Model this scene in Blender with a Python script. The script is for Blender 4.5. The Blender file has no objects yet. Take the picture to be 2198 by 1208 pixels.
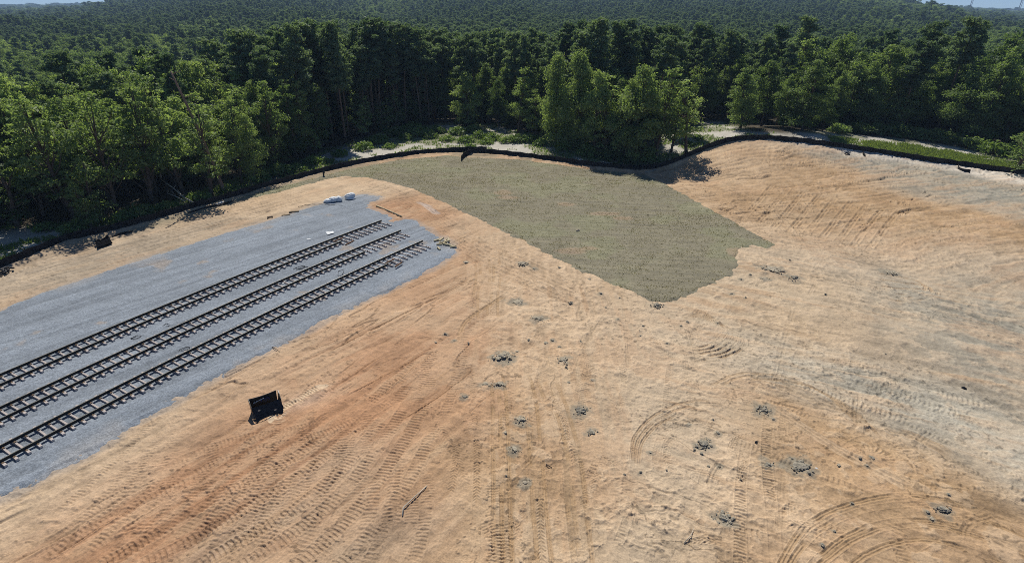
import bpy, math, random
import numpy as np
from mathutils import Vector, Matrix, Euler

S = bpy.context.scene
C = S.collection
R = math.radians
rng = np.random.default_rng(7)
random.seed(7)

# ------------------------------------------------------------------ camera, sky, sun, exposure
HAZE = 0.00017
W0, H0, F0 = 2198.0, 1208.0, 1220.0
HY = 14.0
PITCH = math.atan((H0 / 2 - HY) / F0)
CAMZ = 25.0
cam = bpy.data.cameras.new("camera")
cam.sensor_width = 36.0
cam.lens = 36.0 * F0 / W0
cam.clip_start = 0.5
cam.clip_end = 30000
camo = bpy.data.objects.new("camera", cam)
C.objects.link(camo)
camo.location = (0, 0, CAMZ)
camo.rotation_euler = (math.pi / 2 - PITCH, 0, 0)
S.camera = camo

SUN_EL = 49.0
SUN_AZ = -11.0          # degrees from +Y towards +X (the sun stands ahead of the camera, a little to the left)
world = bpy.data.worlds.new("World")
S.world = world
world.use_nodes = True
wn = world.node_tree
bg = wn.nodes["Background"]
sky = wn.nodes.new("ShaderNodeTexSky")
sky.sky_type = 'NISHITA'
sky.sun_disc = False
sky.sun_elevation = R(SUN_EL)
sky.sun_rotation = R(SUN_AZ)
sky.air_density = 0.6
sky.dust_density = 0.0
sky.ozone_density = 6.0
sky.altitude = 1500
wn.links.new(sky.outputs[0], bg.inputs[0])
bg.inputs[1].default_value = 0.085
sl = bpy.data.lights.new("sun", 'SUN')
sl.energy = 3.8
sl.angle = R(0.5)
sl.color = (1.0, 0.95, 0.87)
so = bpy.data.objects.new("sun", sl)
C.objects.link(so)
L = Vector((math.sin(R(SUN_AZ)) * math.cos(R(SUN_EL)), math.cos(R(SUN_AZ)) * math.cos(R(SUN_EL)), math.sin(R(SUN_EL))))
so.rotation_euler = L.to_track_quat('Z', 'Y').to_euler()
so.location = (0, 60, 80)
S.view_settings.view_transform = 'Standard'
S.view_settings.look = 'None'
S.view_settings.exposure = 0.42
S.view_settings.gamma = 1.0
S.cycles.max_bounces = 8
S.cycles.diffuse_bounces = 4
S.cycles.glossy_bounces = 1
S.cycles.transmission_bounces = 6
S.cycles.transparent_max_bounces = 6
S.cycles.volume_bounces = 0
S.cycles.filter_width = 0.9
S.cycles.use_denoising = False
S.cycles.caustics_reflective = False
S.cycles.caustics_refractive = False

# ------------------------------------------------------------------ noise helpers (numpy)
def _hash(ix, iy, seed):
    h = (ix.astype(np.uint32) * np.uint32(374761393)) ^ (iy.astype(np.uint32) * np.uint32(668265263)) ^ np.uint32((seed * 2246822519) & 0xffffffff)
    h = (h ^ (h >> np.uint32(13))) * np.uint32(1274126177)
    h = h ^ (h >> np.uint32(16))
    return (h & np.uint32(0xffffff)).astype(np.float32) / np.float32(16777215.0)

def vnoise(x, y, seed=0):
    x = np.asarray(x, np.float64); y = np.asarray(y, np.float64)
    xi = np.floor(x); yi = np.floor(y)
    fx = (x - xi).astype(np.float32); fy = (y - yi).astype(np.float32)
    xi = xi.astype(np.int64); yi = yi.astype(np.int64)
    fx = fx * fx * (3 - 2 * fx); fy = fy * fy * (3 - 2 * fy)
    a = _hash(xi, yi, seed); b = _hash(xi + 1, yi, seed); c = _hash(xi, yi + 1, seed); d = _hash(xi + 1, yi + 1, seed)
    return (a + (b - a) * fx) * (1 - fy) + (c + (d - c) * fx) * fy

def fbm(x, y, octv=4, seed=0, gain=0.5):
    s = 0.0; a = 1.0; t = 0.0
    for o in range(octv):
        s = s + a * vnoise(x * 2 ** o + 17.3 * o, y * 2 ** o - 9.1 * o, seed + o)
        t += a; a *= gain
    return s / t

def sstep(a, b, x):
    t = np.clip((x - a) / (b - a), 0, 1)
    return t * t * (3 - 2 * t)

# ------------------------------------------------------------------ terrain (smooth base) and pixel -> ground
def terrain(x, y):
    x = np.asarray(x, float); y = np.asarray(y, float)
    r = np.hypot(x, y) + 1e-6
    az = np.degrees(np.arctan2(x, y))
    z = 3.2 * np.exp(-(((x - 53) / 25) ** 2 + ((y - 112) / 17) ** 2))
    z = z - 0.9 * np.exp(-(((x - 22) / 13) ** 2 + ((y - 97) / 10) ** 2))
    z = z - 1.2 * np.exp(-(((x - 46) / 7 + (y - 50) / 30) ** 2 + ((y - 50) / 22) ** 2))
    r0 = np.interp(az, [-60, -40, -20, 0, 25, 60], [92, 100, 125, 135, 150, 150])
    z = z - 9.0 * sstep(r0, r0 + 80, r)
    hill = 50 * sstep(-40, -17, az) * (1 - sstep(22, 41, az)) * (0.9 + 0.1 * np.cos(az * 0.21))
    z = z + hill * sstep(280, 1500, r)
    z = z + (16 * sstep(-55, -40, az) * (1 - sstep(-20, -8, az)) + 0.0) * sstep(2500, 5200, r)
    z = z + 4 * (1 - sstep(-30, -12, az)) * sstep(250, 800, r)
    z = z - 5 * sstep(26, 44, az) * sstep(400, 1500, r)
    z = z + 3.0 * np.sin(az * 0.33 + r / 310.0) * sstep(300, 800, r)
    return z

cp, sp_ = math.cos(PITCH), math.sin(PITCH)
def ray(px, py):
    dx = (np.asarray(px, float) - W0 / 2) / F0
    dy = (H0 / 2 - np.asarray(py, float)) / F0
    return dx, cp + dy * sp_, -sp_ + dy * cp

def P(px, py, h=0.0):
    """photo pixel -> the point of the ground (raised by h) it looks at"""
    X, Y, Z = ray(px, py)
    z = np.zeros_like(X)
    for _ in range(14):
        t = (CAMZ - z - h) / np.maximum(-Z, 1e-4)
        z = 0.5 * z + 0.5 * terrain(X * t, Y * t)
    t = (CAMZ - z - h) / np.maximum(-Z, 1e-4)
    return X * t, Y * t

def PP(lst, h=0.0):
    a = np.array(lst, float)
    x, y = P(a[:, 0], a[:, 1], h)
    return np.stack([x, y], 1)

def px_per_m(x, y, z):
    d = y * cp + (CAMZ - z) * sp_
    return F0 / d

def height_to(x, y, py):
    """height of an upright thing standing at x, y whose top shows in photo row py"""
    z0 = float(terrain(x, y))
    k = (H0 / 2 - py) / F0
    # up = -? solve (dz*cp + y*sp)/(y*cp - dz*sp) = k, dz = z - CAMZ
    dz = y * (k * cp - sp_) / (cp + k * sp_)
    return CAMZ + dz - z0

def polyline_dist(x, y, pts):
    """distance, arclength and signed side to a polyline (arrays)"""
    best = np.full(x.shape, 1e9); arc = np.zeros(x.shape); side = np.zeros(x.shape)
    acc = 0.0
    for i in range(len(pts) - 1):
        ax, ay = pts[i]; bx, by = pts[i + 1]
        dx, dy = bx - ax, by - ay
        l = math.hypot(dx, dy)
        if l < 1e-9: continue
        t = np.clip(((x - ax) * dx + (y - ay) * dy) / (l * l), 0, 1)
        qx = x - ax - t * dx; qy = y - ay - t * dy
        d = np.hypot(qx, qy)
        m = d < best
        best = np.where(m, d, best)
        arc = np.where(m, acc + t * l, arc)
        side = np.where(m, np.sign(dx * qy - dy * qx), side)
        acc += l
    return best, arc, side

def poly_sd(x, y, poly):
    """signed distance to a polygon, positive inside"""
    n = len(poly)
    d = np.full(x.shape, 1e9); ins = np.zeros(x.shape, bool)
    for i in range(n):
        ax, ay = poly[i]; bx, by = poly[(i + 1) % n]
        dx, dy = bx - ax, by - ay
        t = np.clip(((x - ax) * dx + (y - ay) * dy) / (dx * dx + dy * dy + 1e-12), 0, 1)
        d = np.minimum(d, np.hypot(x - ax - t * dx, y - ay - t * dy))
        c = ((ay > y) != (by > y))
        xi = dx * (y - ay) / (dy if abs(dy) > 1e-12 else 1e-12) + ax
        ins ^= (c & (x < xi))
    return np.where(ins, d, -d)

def smooth_line(pts, step=0.5, closed=False):
    """Catmull-Rom through the points, resampled"""
    p = np.array(pts, float)
    out = []
    n = len(p)
    for i in range(n - 1):
        p0 = p[max(i - 1, 0)]; p1 = p[i]; p2 = p[i + 1]; p3 = p[min(i + 2, n - 1)]
        k = max(2, int(np.linalg.norm(p2 - p1) / step))
        for t in np.linspace(0, 1, k, endpoint=False):
            out.append(0.5 * ((2 * p1) + (-p0 + p2) * t + (2 * p0 - 5 * p1 + 4 * p2 - p3) * t * t + (-p0 + 3 * p1 - 3 * p2 + p3) * t ** 3))
    out.append(p[-1])
    return np.array(out)

# ------------------------------------------------------------------ object helpers
def fast_mesh(name, V, faces, k, mats=(), smooth=False, mi=None):
    """faces: int array (n, k)"""
    me = bpy.data.meshes.new(name)
    V = np.asarray(V, np.float32); faces = np.asarray(faces, np.int32)
    n = len(faces)
    me.vertices.add(len(V)); me.vertices.foreach_set("co", V.ravel())
    me.loops.add(n * k); me.loops.foreach_set("vertex_index", faces.ravel())
    me.polygons.add(n)
    me.polygons.foreach_set("loop_start", np.arange(0, n * k, k, dtype=np.int32))
    me.polygons.foreach_set("loop_total", np.full(n, k, np.int32))
    me.polygons.foreach_set("use_smooth", np.full(n, smooth, bool))
    for m in mats: me.materials.append(m)
    if mi is not None: me.polygons.foreach_set("material_index", np.asarray(mi, np.int32))
    me.update(calc_edges=True)
    return me

def color_attr(me, name, cols):
    a = me.color_attributes.new(name, 'FLOAT_COLOR', 'POINT')
    c = np.ones((len(me.vertices), 4), np.float32); c[:, :3] = cols
    a.data.foreach_set("color", c.ravel())

class MB:
    """collects simple solids into one mesh"""
    def __init__(s): s.v = []; s.f = []; s.m = []
    def add(s, v, f, m=0):
        b = len(s.v); s.v += [tuple(a) for a in v]; s.f += [tuple(i + b for i in q) for q in f]; s.m += [m] * len(f)
    def box(s, c, d, M=None, m=0, taper=1.0):
        x, y, z = d[0] / 2, d[1] / 2, d[2] / 2
        v = [(-x, -y, -z), (x, -y, -z), (x, y, -z), (-x, y, -z), (-x * taper, -y * taper, z), (x * taper, -y * taper, z), (x * taper, y * taper, z), (-x * taper, y * taper, z)]
        v = [Vector(a) for a in v]
        if M is not None: v = [M @ a for a in v]
        v = [a + Vector(c) for a in v]
        s.add(v, [(0, 3, 2, 1), (4, 5, 6, 7), (0, 1, 5, 4), (1, 2, 6, 5), (2, 3, 7, 6), (3, 0, 4, 7)], m)
    def tube(s, pts, rad, n=6, m=0, cap=True):
        pts = [Vector(p) for p in pts]
        if not hasattr(rad, '__len__'): rad = [rad] * len(pts)
        b = len(s.v)
        for i, p in enumerate(pts):
            t = (pts[min(i + 1, len(pts) - 1)] - pts[max(i - 1, 0)]).normalized()
            u = t.cross(Vector((0, 0, 1)))
            if u.length < 1e-3: u = t.cross(Vector((1, 0, 0)))
            u.normalize(); w = t.cross(u)
            for k in range(n):
                a = 2 * math.pi * k / n
                s.v.append(tuple(p + (u * math.cos(a) + w * math.sin(a)) * rad[i]))
        for i in range(len(pts) - 1):
            for k in range(n):
                s.f.append((b + i * n + k, b + i * n + (k + 1) % n, b + (i + 1) * n + (k + 1) % n, b + (i + 1) * n + k)); s.m.append(m)
        if cap:
            s.f.append(tuple(b + k for k in range(n))[::-1]); s.m.append(m)
            e = b + (len(pts) - 1) * n
            s.f.append(tuple(e + k for k in range(n))); s.m.append(m)
    def lump(s, c, d, seed, n=2, rough=0.35, m=0, rz=0.0, flat=True):
        """an angular clod: a jittered subdivided octahedron"""
        r = random.Random(seed)
        v = [Vector(a) for a in ((1, 0, 0), (-1, 0, 0), (0, 1, 0), (0, -1, 0), (0, 0, 1), (0, 0, -1))]
        f = [(0, 2, 4), (2, 1, 4), (1, 3, 4), (3, 0, 4), (2, 0, 5), (1, 2, 5), (3, 1, 5), (0, 3, 5)]
        for _ in range(n):
            cache = {}; nf = []
            def mid(a, b):
                k = (min(a, b), max(a, b))
                if k not in cache: v.append(((v[a] + v[b]) / 2).normalized()); cache[k] = len(v) - 1
                return cache[k]
            for a, b, cc in f:
                ab, bc, ca = mid(a, b), mid(b, cc), mid(cc, a)
                nf += [(a, ab, ca), (ab, b, bc), (ca, bc, cc), (ab, bc, ca)]
            f = nf
        M = Matrix.Rotation(rz, 3, 'Z')
        o = []
        for p in v:
            q = p * (1 + rough * (r.random() - 0.6))
            q = Vector((q.x * d[0] / 2, q.y * d[1] / 2, q.z * d[2] / 2))
            o.append(M @ q + Vector(c))
        s.add(o, f, m)
    def mesh(s, name, mats, smooth=False):
        me = bpy.data.meshes.new(name)
        me.from_pydata(s.v, [], s.f)
        for m in mats: me.materials.append(m)
        me.polygons.foreach_set("material_index", np.array(s.m, np.int32))
        me.polygons.foreach_set("use_smooth", np.full(len(s.f), smooth, bool))
        me.update()
        return me

def link(name, me, parent=None, loc=(0, 0, 0), rot=(0, 0, 0)):
    o = bpy.data.objects.new(name, me); C.objects.link(o)
    o.location = loc; o.rotation_euler = rot
    if parent is not None: o.parent = parent
    return o

def tag(o, label=None, cat=None, group=None, kind=None):
    if label: o["label"] = label
    if cat: o["category"] = cat
    if group: o["group"] = group
    if kind: o["kind"] = kind
    return o

def thing(name, label, cat, loc=(0, 0, 0), rz=0.0, group=None):
    o = bpy.data.objects.new(name, None); C.objects.link(o)
    o.empty_display_size = 0.3
    o.location = loc; o.rotation_euler = (0, 0, rz)
    return tag(o, label, cat, group)

# ------------------------------------------------------------------ materials
def mat(name, col, rough=0.8, spec=0.3, metal=0.0, noise=None, bump=None):
    """noise = (scale, amount): albedo mottling; bump = (scale, strength, distance)"""
    m = bpy.data.materials.new(name); m.use_nodes = True
    n = m.node_tree.nodes; l = m.node_tree.links
    b = n["Principled BSDF"]
    b.inputs["Base Color"].default_value = (*col, 1)
    b.inputs["Roughness"].default_value = rough
    b.inputs["Specular IOR Level"].default_value = spec
    b.inputs["Metallic"].default_value = metal
    tc = n.new("ShaderNodeTexCoord")
    if noise:
        t = n.new("ShaderNodeTexNoise"); t.inputs["Scale"].default_value = noise[0]; t.inputs["Detail"].default_value = 5
        l.new(tc.outputs["Object"], t.inputs["Vector"])
        r = n.new("ShaderNodeMapRange"); r.inputs[1].default_value = 0.3; r.inputs[2].default_value = 0.7
        r.inputs[3].default_value = 1 - noise[1]; r.inputs[4].default_value = 1 + noise[1]
        l.new(t.outputs["Fac"], r.inputs[0])
        x = n.new("ShaderNodeMix"); x.data_type = 'RGBA'; x.blend_type = 'MULTIPLY'; x.inputs[0].default_value = 1
        x.inputs[6].default_value = (*col, 1)
        l.new(r.outputs[0], x.inputs[7]); l.new(x.outputs[2], b.inputs["Base Color"])
    if bump:
        t = n.new("ShaderNodeTexNoise"); t.inputs["Scale"].default_value = bump[0]; t.inputs["Detail"].default_value = 4
        l.new(tc.outputs["Object"], t.inputs["Vector"])
        u = n.new("ShaderNodeBump"); u.inputs["Strength"].default_value = bump[1]; u.inputs["Distance"].default_value = bump[2]
        l.new(t.outputs["Fac"], u.inputs["Height"]); l.new(u.outputs[0], b.inputs["Normal"])
    return m

def soil_mat(name, scale=9.0, amount=0.30, bump=0.6, dist=0.04, rough=0.95, gravel=False):
    """earth whose colour is a vertex attribute of real soil colours, with grains on top"""
    m = bpy.data.materials.new(name); m.use_nodes = True
    n = m.node_tree.nodes; l = m.node_tree.links
    b = n["Principled BSDF"]; b.inputs["Roughness"].default_value = rough; b.inputs["Specular IOR Level"].default_value = 0.15
    a = n.new("ShaderNodeVertexColor"); a.layer_name = "soil"
    g = n.new("ShaderNodeNewGeometry")
    t = n.new("ShaderNodeTexNoise"); t.inputs["Scale"].default_value = scale; t.inputs["Detail"].default_value = 6; t.inputs["Roughness"].default_value = 0.7
    l.new(g.outputs["Position"], t.inputs["Vector"])
    r = n.new("ShaderNodeMapRange"); r.inputs[1].default_value = 0.25; r.inputs[2].default_value = 0.75
    r.inputs[3].default_value = 1 - amount; r.inputs[4].default_value = 1 + amount
    l.new(t.outputs["Fac"], r.inputs[0])
    x = n.new("ShaderNodeMix"); x.data_type = 'RGBA'; x.blend_type = 'MULTIPLY'; x.inputs[0].default_value = 1
    l.new(a.outputs["Color"], x.inputs[6]); l.new(r.outputs[0], x.inputs[7])
    out = x.outputs[2]
    if gravel:
        v = n.new("ShaderNodeTexVoronoi"); v.inputs["Scale"].default_value = 11.0
        l.new(g.outputs["Position"], v.inputs["Vector"])
        s = n.new("ShaderNodeSeparateColor"); l.new(v.outputs["Color"], s.inputs[0])
        r2 = n.new("ShaderNodeMapRange"); r2.inputs[3].default_value = 0.78; r2.inputs[4].default_value = 1.25
        l.new(s.outputs[0], r2.inputs[0])
        y = n.new("ShaderNodeMix"); y.data_type = 'RGBA'; y.blend_type = 'MULTIPLY'; y.inputs[0].default_value = 1
        l.new(out, y.inputs[6]); l.new(r2.outputs[0], y.inputs[7]); out = y.outputs[2]
    l.new(out, b.inputs["Base Color"])
    u = n.new("ShaderNodeBump"); u.inputs["Strength"].default_value = bump; u.inputs["Distance"].default_value = dist
    l.new(t.outputs["Fac"], u.inputs["Height"]); l.new(u.outputs[0], b.inputs["Normal"])
    return m

def leaf_mat(name, dark, light, trans=0.35, rough=0.55, spec=0.25):
    """leaves: colour from per-leaf tone and per-tree random, partly translucent"""
    m = bpy.data.materials.new(name); m.use_nodes = True
    n = m.node_tree.nodes; l = m.node_tree.links
    b = n["Principled BSDF"]; b.inputs["Roughness"].default_value = rough; b.inputs["Specular IOR Level"].default_value = spec
    out = n["Material Output"]
    a = n.new("ShaderNodeVertexColor"); a.layer_name = "tone"
    s = n.new("ShaderNodeSeparateColor"); l.new(a.outputs["Color"], s.inputs[0])
    oi = n.new("ShaderNodeObjectInfo")
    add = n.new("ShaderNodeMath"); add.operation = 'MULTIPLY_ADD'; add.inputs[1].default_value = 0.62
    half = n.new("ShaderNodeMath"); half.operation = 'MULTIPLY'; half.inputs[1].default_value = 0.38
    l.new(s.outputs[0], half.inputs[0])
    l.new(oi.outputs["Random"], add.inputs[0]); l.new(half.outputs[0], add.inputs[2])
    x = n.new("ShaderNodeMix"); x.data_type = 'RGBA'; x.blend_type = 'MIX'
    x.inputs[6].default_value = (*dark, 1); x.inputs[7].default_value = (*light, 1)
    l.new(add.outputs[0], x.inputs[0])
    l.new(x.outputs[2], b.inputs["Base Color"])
    tr = n.new("ShaderNodeBsdfTranslucent")
    h = n.new("ShaderNodeMix"); h.data_type = 'RGBA'; h.blend_type = 'MULTIPLY'; h.inputs[0].default_value = 1
    h.inputs[7].default_value = (1.25, 1.3, 0.6, 1)
    l.new(x.outputs[2], h.inputs[6]); l.new(h.outputs[2], tr.inputs["Color"])
    mx = n.new("ShaderNodeMixShader"); mx.inputs[0].default_value = trans
    l.new(b.outputs[0], mx.inputs[1]); l.new(tr.outputs[0], mx.inputs[2]); l.new(mx.outputs[0], out.inputs["Surface"])
    return m

M = {}
M['soil'] = soil_mat("soil")
M['gravel'] = soil_mat("gravel", scale=16, amount=0.25, bump=0.9, dist=0.05, gravel=True)
M['turf'] = soil_mat("turf_soil", scale=6, amount=0.2, bump=0.5, dist=0.05)
M['broad'] = leaf_mat("broadleaf_foliage", (0.068, 0.116, 0.046), (0.235, 0.315, 0.125), trans=0.5, spec=0.12)
M['broad_light'] = leaf_mat("pale_broadleaf_foliage", (0.165, 0.232, 0.092), (0.33, 0.415, 0.18), trans=0.52, spec=0.12)
M['pine'] = leaf_mat("pine_needles", (0.074, 0.124, 0.076), (0.215, 0.285, 0.165), trans=0.45, spec=0.06)
M['weed'] = leaf_mat("weed_foliage", (0.095, 0.165, 0.045), (0.21, 0.29, 0.085), trans=0.4)
M['turf_blade'] = leaf_mat("turf_blades", (0.19, 0.168, 0.098), (0.275, 0.238, 0.158), trans=0.4, spec=0.05)
M['meadow'] = leaf_mat("meadow_grass", (0.13, 0.185, 0.055), (0.25, 0.31, 0.11), trans=0.4)
M['bark'] = mat("bark", (0.105, 0.080, 0.062), 0.95, 0.1, noise=(3, 0.35), bump=(8, 0.6, 0.05))
M['pine_bark'] = mat("pine_bark", (0.13, 0.09, 0.065), 0.95, 0.1, noise=(2, 0.35), bump=(6, 0.6, 0.05))
M['dead_wood'] = mat("dead_wood", (0.44, 0.39, 0.31), 0.9, 0.1, noise=(2, 0.25))
M['snag_wood'] = mat("snag_wood", (0.24, 0.165, 0.12), 0.9, 0.1, noise=(1.2, 0.3))
M['rail'] = mat("rail_steel", (0.022, 0.021, 0.019), 0.6, 0.3, noise=(4, 0.4))
M['rail_head'] = mat("rail_head_steel", (0.17, 0.16, 0.125), 0.42, 0.4, 0.3, noise=(6, 0.3))
M['tie'] = mat("tie_concrete", (0.44, 0.385, 0.345), 0.9, 0.2, noise=(2.5, 0.18), bump=(25, 0.4, 0.02))
M['clip'] = mat("clip_steel", (0.20, 0.13, 0.07), 0.7, 0.3, noise=(9, 0.3))
M['fabric'] = mat("silt_fabric", (0.015, 0.0145, 0.015), 0.8, 0.2, noise=(1.1, 0.8), bump=(3, 0.6, 0.06))
M['stake'] = mat("stake_wood", (0.25, 0.19, 0.12), 0.9, 0.1, noise=(3, 0.3))
M['hopper'] = mat("black_paint", (0.006, 0.006, 0.007), 0.42, 0.4, noise=(5, 0.5), bump=(4, 0.15, 0.02))
M['rubber'] = mat("black_plastic", (0.013, 0.012, 0.014), 0.6, 0.3, noise=(3, 0.4), bump=(5, 0.5, 0.04))
M['matte_black'] = mat("matte_black_sheeting", (0.006, 0.006, 0.007), 1.0, 0.02, noise=(3, 0.4))
M['blue'] = mat("blue_sticker", (0.02, 0.035, 0.16), 0.5, 0.4, noise=(20, 0.2))
M['white'] = mat("white_plastic", (0.66, 0.68, 0.67), 0.7, 0.3, noise=(4, 0.08), bump=(3, 0.5, 0.08))
M['pale_wood'] = mat("pale_timber", (0.44, 0.38, 0.24), 0.85, 0.2, noise=(5, 0.2))
M['rust'] = mat("rusty_steel", (0.14, 0.075, 0.04), 0.85, 0.2, noise=(8, 0.4))
M['wire'] = mat("dark_strap", (0.03, 0.03, 0.03), 0.6, 0.3)
M['clay'] = mat("grey_clay", (0.285, 0.255, 0.195), 0.95, 0.1, noise=(7, 0.35), bump=(14, 0.8, 0.04))
M['clay_dry'] = mat("dry_grey_clay", (0.37, 0.32, 0.235), 0.95, 0.1, noise=(7, 0.3), bump=(14, 0.8, 0.04))
M['roof'] = mat("shingle_roof", (0.20, 0.10, 0.075), 0.9, 0.1, noise=(2, 0.2))
M['siding'] = mat("pale_siding", (0.55, 0.52, 0.47), 0.8, 0.2, noise=(1, 0.1))
M['glass'] = mat("dark_glass", (0.03, 0.035, 0.04), 0.15, 0.5)
M['mast'] = mat("mast_steel", (0.30, 0.16, 0.16), 0.6, 0.3)

# ------------------------------------------------------------------ site outlines (traced as ground positions)
FENCE_L = PP([(-420, 690), (-160, 625), (0, 578), (140, 521), (250, 495), (330, 474), (405, 452), (480, 431), (560, 407), (640, 386), (740, 360), (860, 338), (960, 328), (1045, 325)])
FENCE_M = PP([(990, 347), (1000, 336), (1030, 330), (1100, 336), (1180, 346), (1260, 357), (1330, 364), (1375, 366), (1410, 361)])
FENCE_R = PP([(1400, 364), (1440, 354), (1480, 337), (1520, 320), (1560, 307), (1600, 302), (1650, 302), (1720, 308), (1800, 319), (1900, 334), (2000, 350), (2080, 361), (2198, 378), (2400, 410)])
FENCE = np.concatenate([FENCE_L[:-1], FENCE_M[3:-1], FENCE_R])
EDGE = PP([(-500, 620), (-250, 560), (0, 500), (120, 490), (175, 498), (250, 478), (330, 455), (400, 438), (470, 410), (540, 388), (610, 372), (700, 335), (790, 305), (850, 285), (960, 268), (1050, 270), (1120, 288), (1180, 305), (1230, 325), (1290, 338), (1350, 347), (1400, 343), (1425, 322), (1440, 290), (1470, 268), (1540, 262), (1590, 286), (1690, 292), (1775, 285), (1850, 293), (1950, 302), (2050, 317), (2130, 332), (2198, 348), (2400, 395)])
BACK = [(140, 40), (140, -60), (-120, -60), (-120, 30)]
SITE = np.concatenate([FENCE, BACK]); CLEAR = np.concatenate([EDGE, BACK])
GRAVEL = PP([(-700, 880), (-150, 715), (0, 668), (90, 630), (180, 598), (270, 568), (360, 541), (460, 508), (560, 479), (640, 453), (700, 433), (745, 420), (790, 417), (818, 422), (812, 429), (790, 434), (792, 448), (830, 461), (842, 470), (835, 478), (872, 470), (892, 473), (906, 486), (936, 505), (962, 519), (980, 537), (976, 545), (945, 563), (900, 590), (840, 622), (770, 655), (690, 694), (600, 740), (540, 772), (480, 803), (390, 852), (300, 902), (262, 922), (250, 937), (180, 975), (105, 1012), (0, 1065), (-150, 1140), (-700, 1500)])
GRASS = PP([(505, 428), (560, 412), (640, 392), (740, 366), (860, 343), (960, 334), (1000, 338), (1100, 342), (1180, 352), (1260, 363), (1330, 370), (1385, 375), (1418, 392), (1480, 426), (1560, 470), (1620, 503), (1662, 525), (1645, 533), (1612, 526), (1590, 532), (1580, 548), (1580, 572), (1562, 592), (1520, 612), (1470, 635), (1432, 650), (1405, 648), (1350, 625), (1300, 604), (1200, 559), (1150, 530), (1110, 510), (1050, 480), (1010, 461), (960, 438), (925, 422), (880, 403), (830, 389), (780, 379), (740, 378), (690, 388), (640, 402), (580, 418)])
MEADOW = PP([(1775, 293), (1850, 301), (1950, 311), (2050, 327), (2140, 341), (2198, 356), (2300, 372), (2300, 392), (2198, 375), (2080, 359), (2000, 347), (1900, 331), (1830, 320), (1785, 312)])

# clay clods: foot in the photo, size, clay, label
CL = [((1640, 880), .95, 'clay', "large cracked grey clay clod on the pale soil above the three dark lumps"), ((1510, 955), .95, 'clay', "dark grey clay clod split in two blocks on tan soil"),
      ((1716, 1002), 1.15, 'clay', "largest dark grey cracked clay clod on the tan soil beside the ochre rut"), ((1551, 1112), .95, 'clay', "grey clay clod elongated near the forked stick"),
      ((1248, 882), .9, 'clay', "dark crumbled grey clod alone on pale tyre-marked soil"), ((1076, 768), 1.35, 'clay_dry', "broad crumbly grey clod pile on pale soil, widest of its kind"),
      ((1208, 775), .9, 'clay_dry', "crumbly grey clod heap beside the straight wheel ruts"), ((1111, 648), 1.15, 'clay_dry', "flat round grey clod patch on the orange pale soil below the grass"),
      ((1153, 684), .9, 'clay_dry', "ragged chain of grey clods below the flat round clod patch"), ((1043, 825), .6, 'clay_dry', "round grey clod, the one closer to the railway of a close pair"),
      ((1074, 826), .65, 'clay_dry', "round grey clod, the one farther from the railway of a close pair"), ((998, 853), .5, 'clay', "small dark grey clod at the edge of the orange bank"),
      ((1119, 902), .75, 'clay_dry', "pale grey clod beside the straight ochre rut"), ((1271, 929), .6, 'clay', "small grey clod below the dark crumbled one"),
      ((1656, 580), 1.7, 'clay_dry', "wide grey clod spread beyond the tip of the grass field"), ((1706, 598), 1.1, 'clay', "dark long clod with a smaller lump beside it"),
      ((1640, 599), .8, 'clay_dry', "flat grey clod slab below the wide spread"), ((1908, 585), 1.2, 'clay_dry', "long thin grey clod on the far open soil"),
      ((1650, 999), .7, 'clay', "furrowed grey clod pressed by crawler cleats"), ((2022, 1095), .7, 'clay', "grey clod inside the wheel arcs at the lower corner"),
      ((1410, 657), 1.0, 'clay', "dark clump at the lower tip of the grass field"), ((1104, 965), .55, 'clay_dry', "slim grey clod lying in the straight ruts"), ((1127, 1035), .45, 'clay_dry', "small grey clod farthest down the straight ruts"),
      ((1120, 568), 1.1, 'clay_dry', "low grey clod patch close under the long grass edge")]
sm_ = [(1478, 910, .35), (1540, 930, .4), (1870, 985, .45), (1395, 970, .3), (1375, 1013, .3), (1225, 651, .6), (1000, 563, .7), (1146, 576, .6), (1201, 576, .5), (975, 731, .4), (1186, 731, .5), (1135, 731, .4), (1172, 737, .5), (1290, 631, .5), (1326, 686, .4), (1376, 721, .35), (1431, 739, .35), (1246, 733, .3), (1271, 816, .3), (1221, 821, .3), (1771, 633, .35), (1800, 1000, .3), (1845, 985, .25), (1990, 1100, .35), (2000, 1112, .35), (2035, 1062, .3), (1830, 1080, .25), (1560, 1125, .3), (1790, 1140, .25), (1765, 1170, .3), (1085, 930, .3), (1086, 1022, .2), (956, 717, .3), (935, 735, .3), (1006, 738, .25), (1505, 975, .3), (1520, 1000, .25), (1545, 1000, .3), (1462, 700, .35), (1540, 694, .3), (1475, 692, .5), (1380, 700, .3), (1570, 630, .4), (1600, 640, .3), (1760, 570, .3), (1695, 560, .5), (1590, 600, .5), (1610, 590, .5), (1500, 600, .3), (1330, 640, .3), (1905, 588, .3), (1300, 660, .3), (1265, 600, .4), (1060, 770, .5), (1110, 755, .3), (1200, 745, .3), (1215, 790, .35), (1660, 900, .35), (1700, 985, .3), (1735, 1015, .3), (2190, 700, .3), (2120, 720, .25), (1900, 760, .25), (1860, 1000, .25), (1530, 900, .2), (1590, 1030, .2), (1430, 1010, .2), (1340, 1020, .2)]

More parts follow.
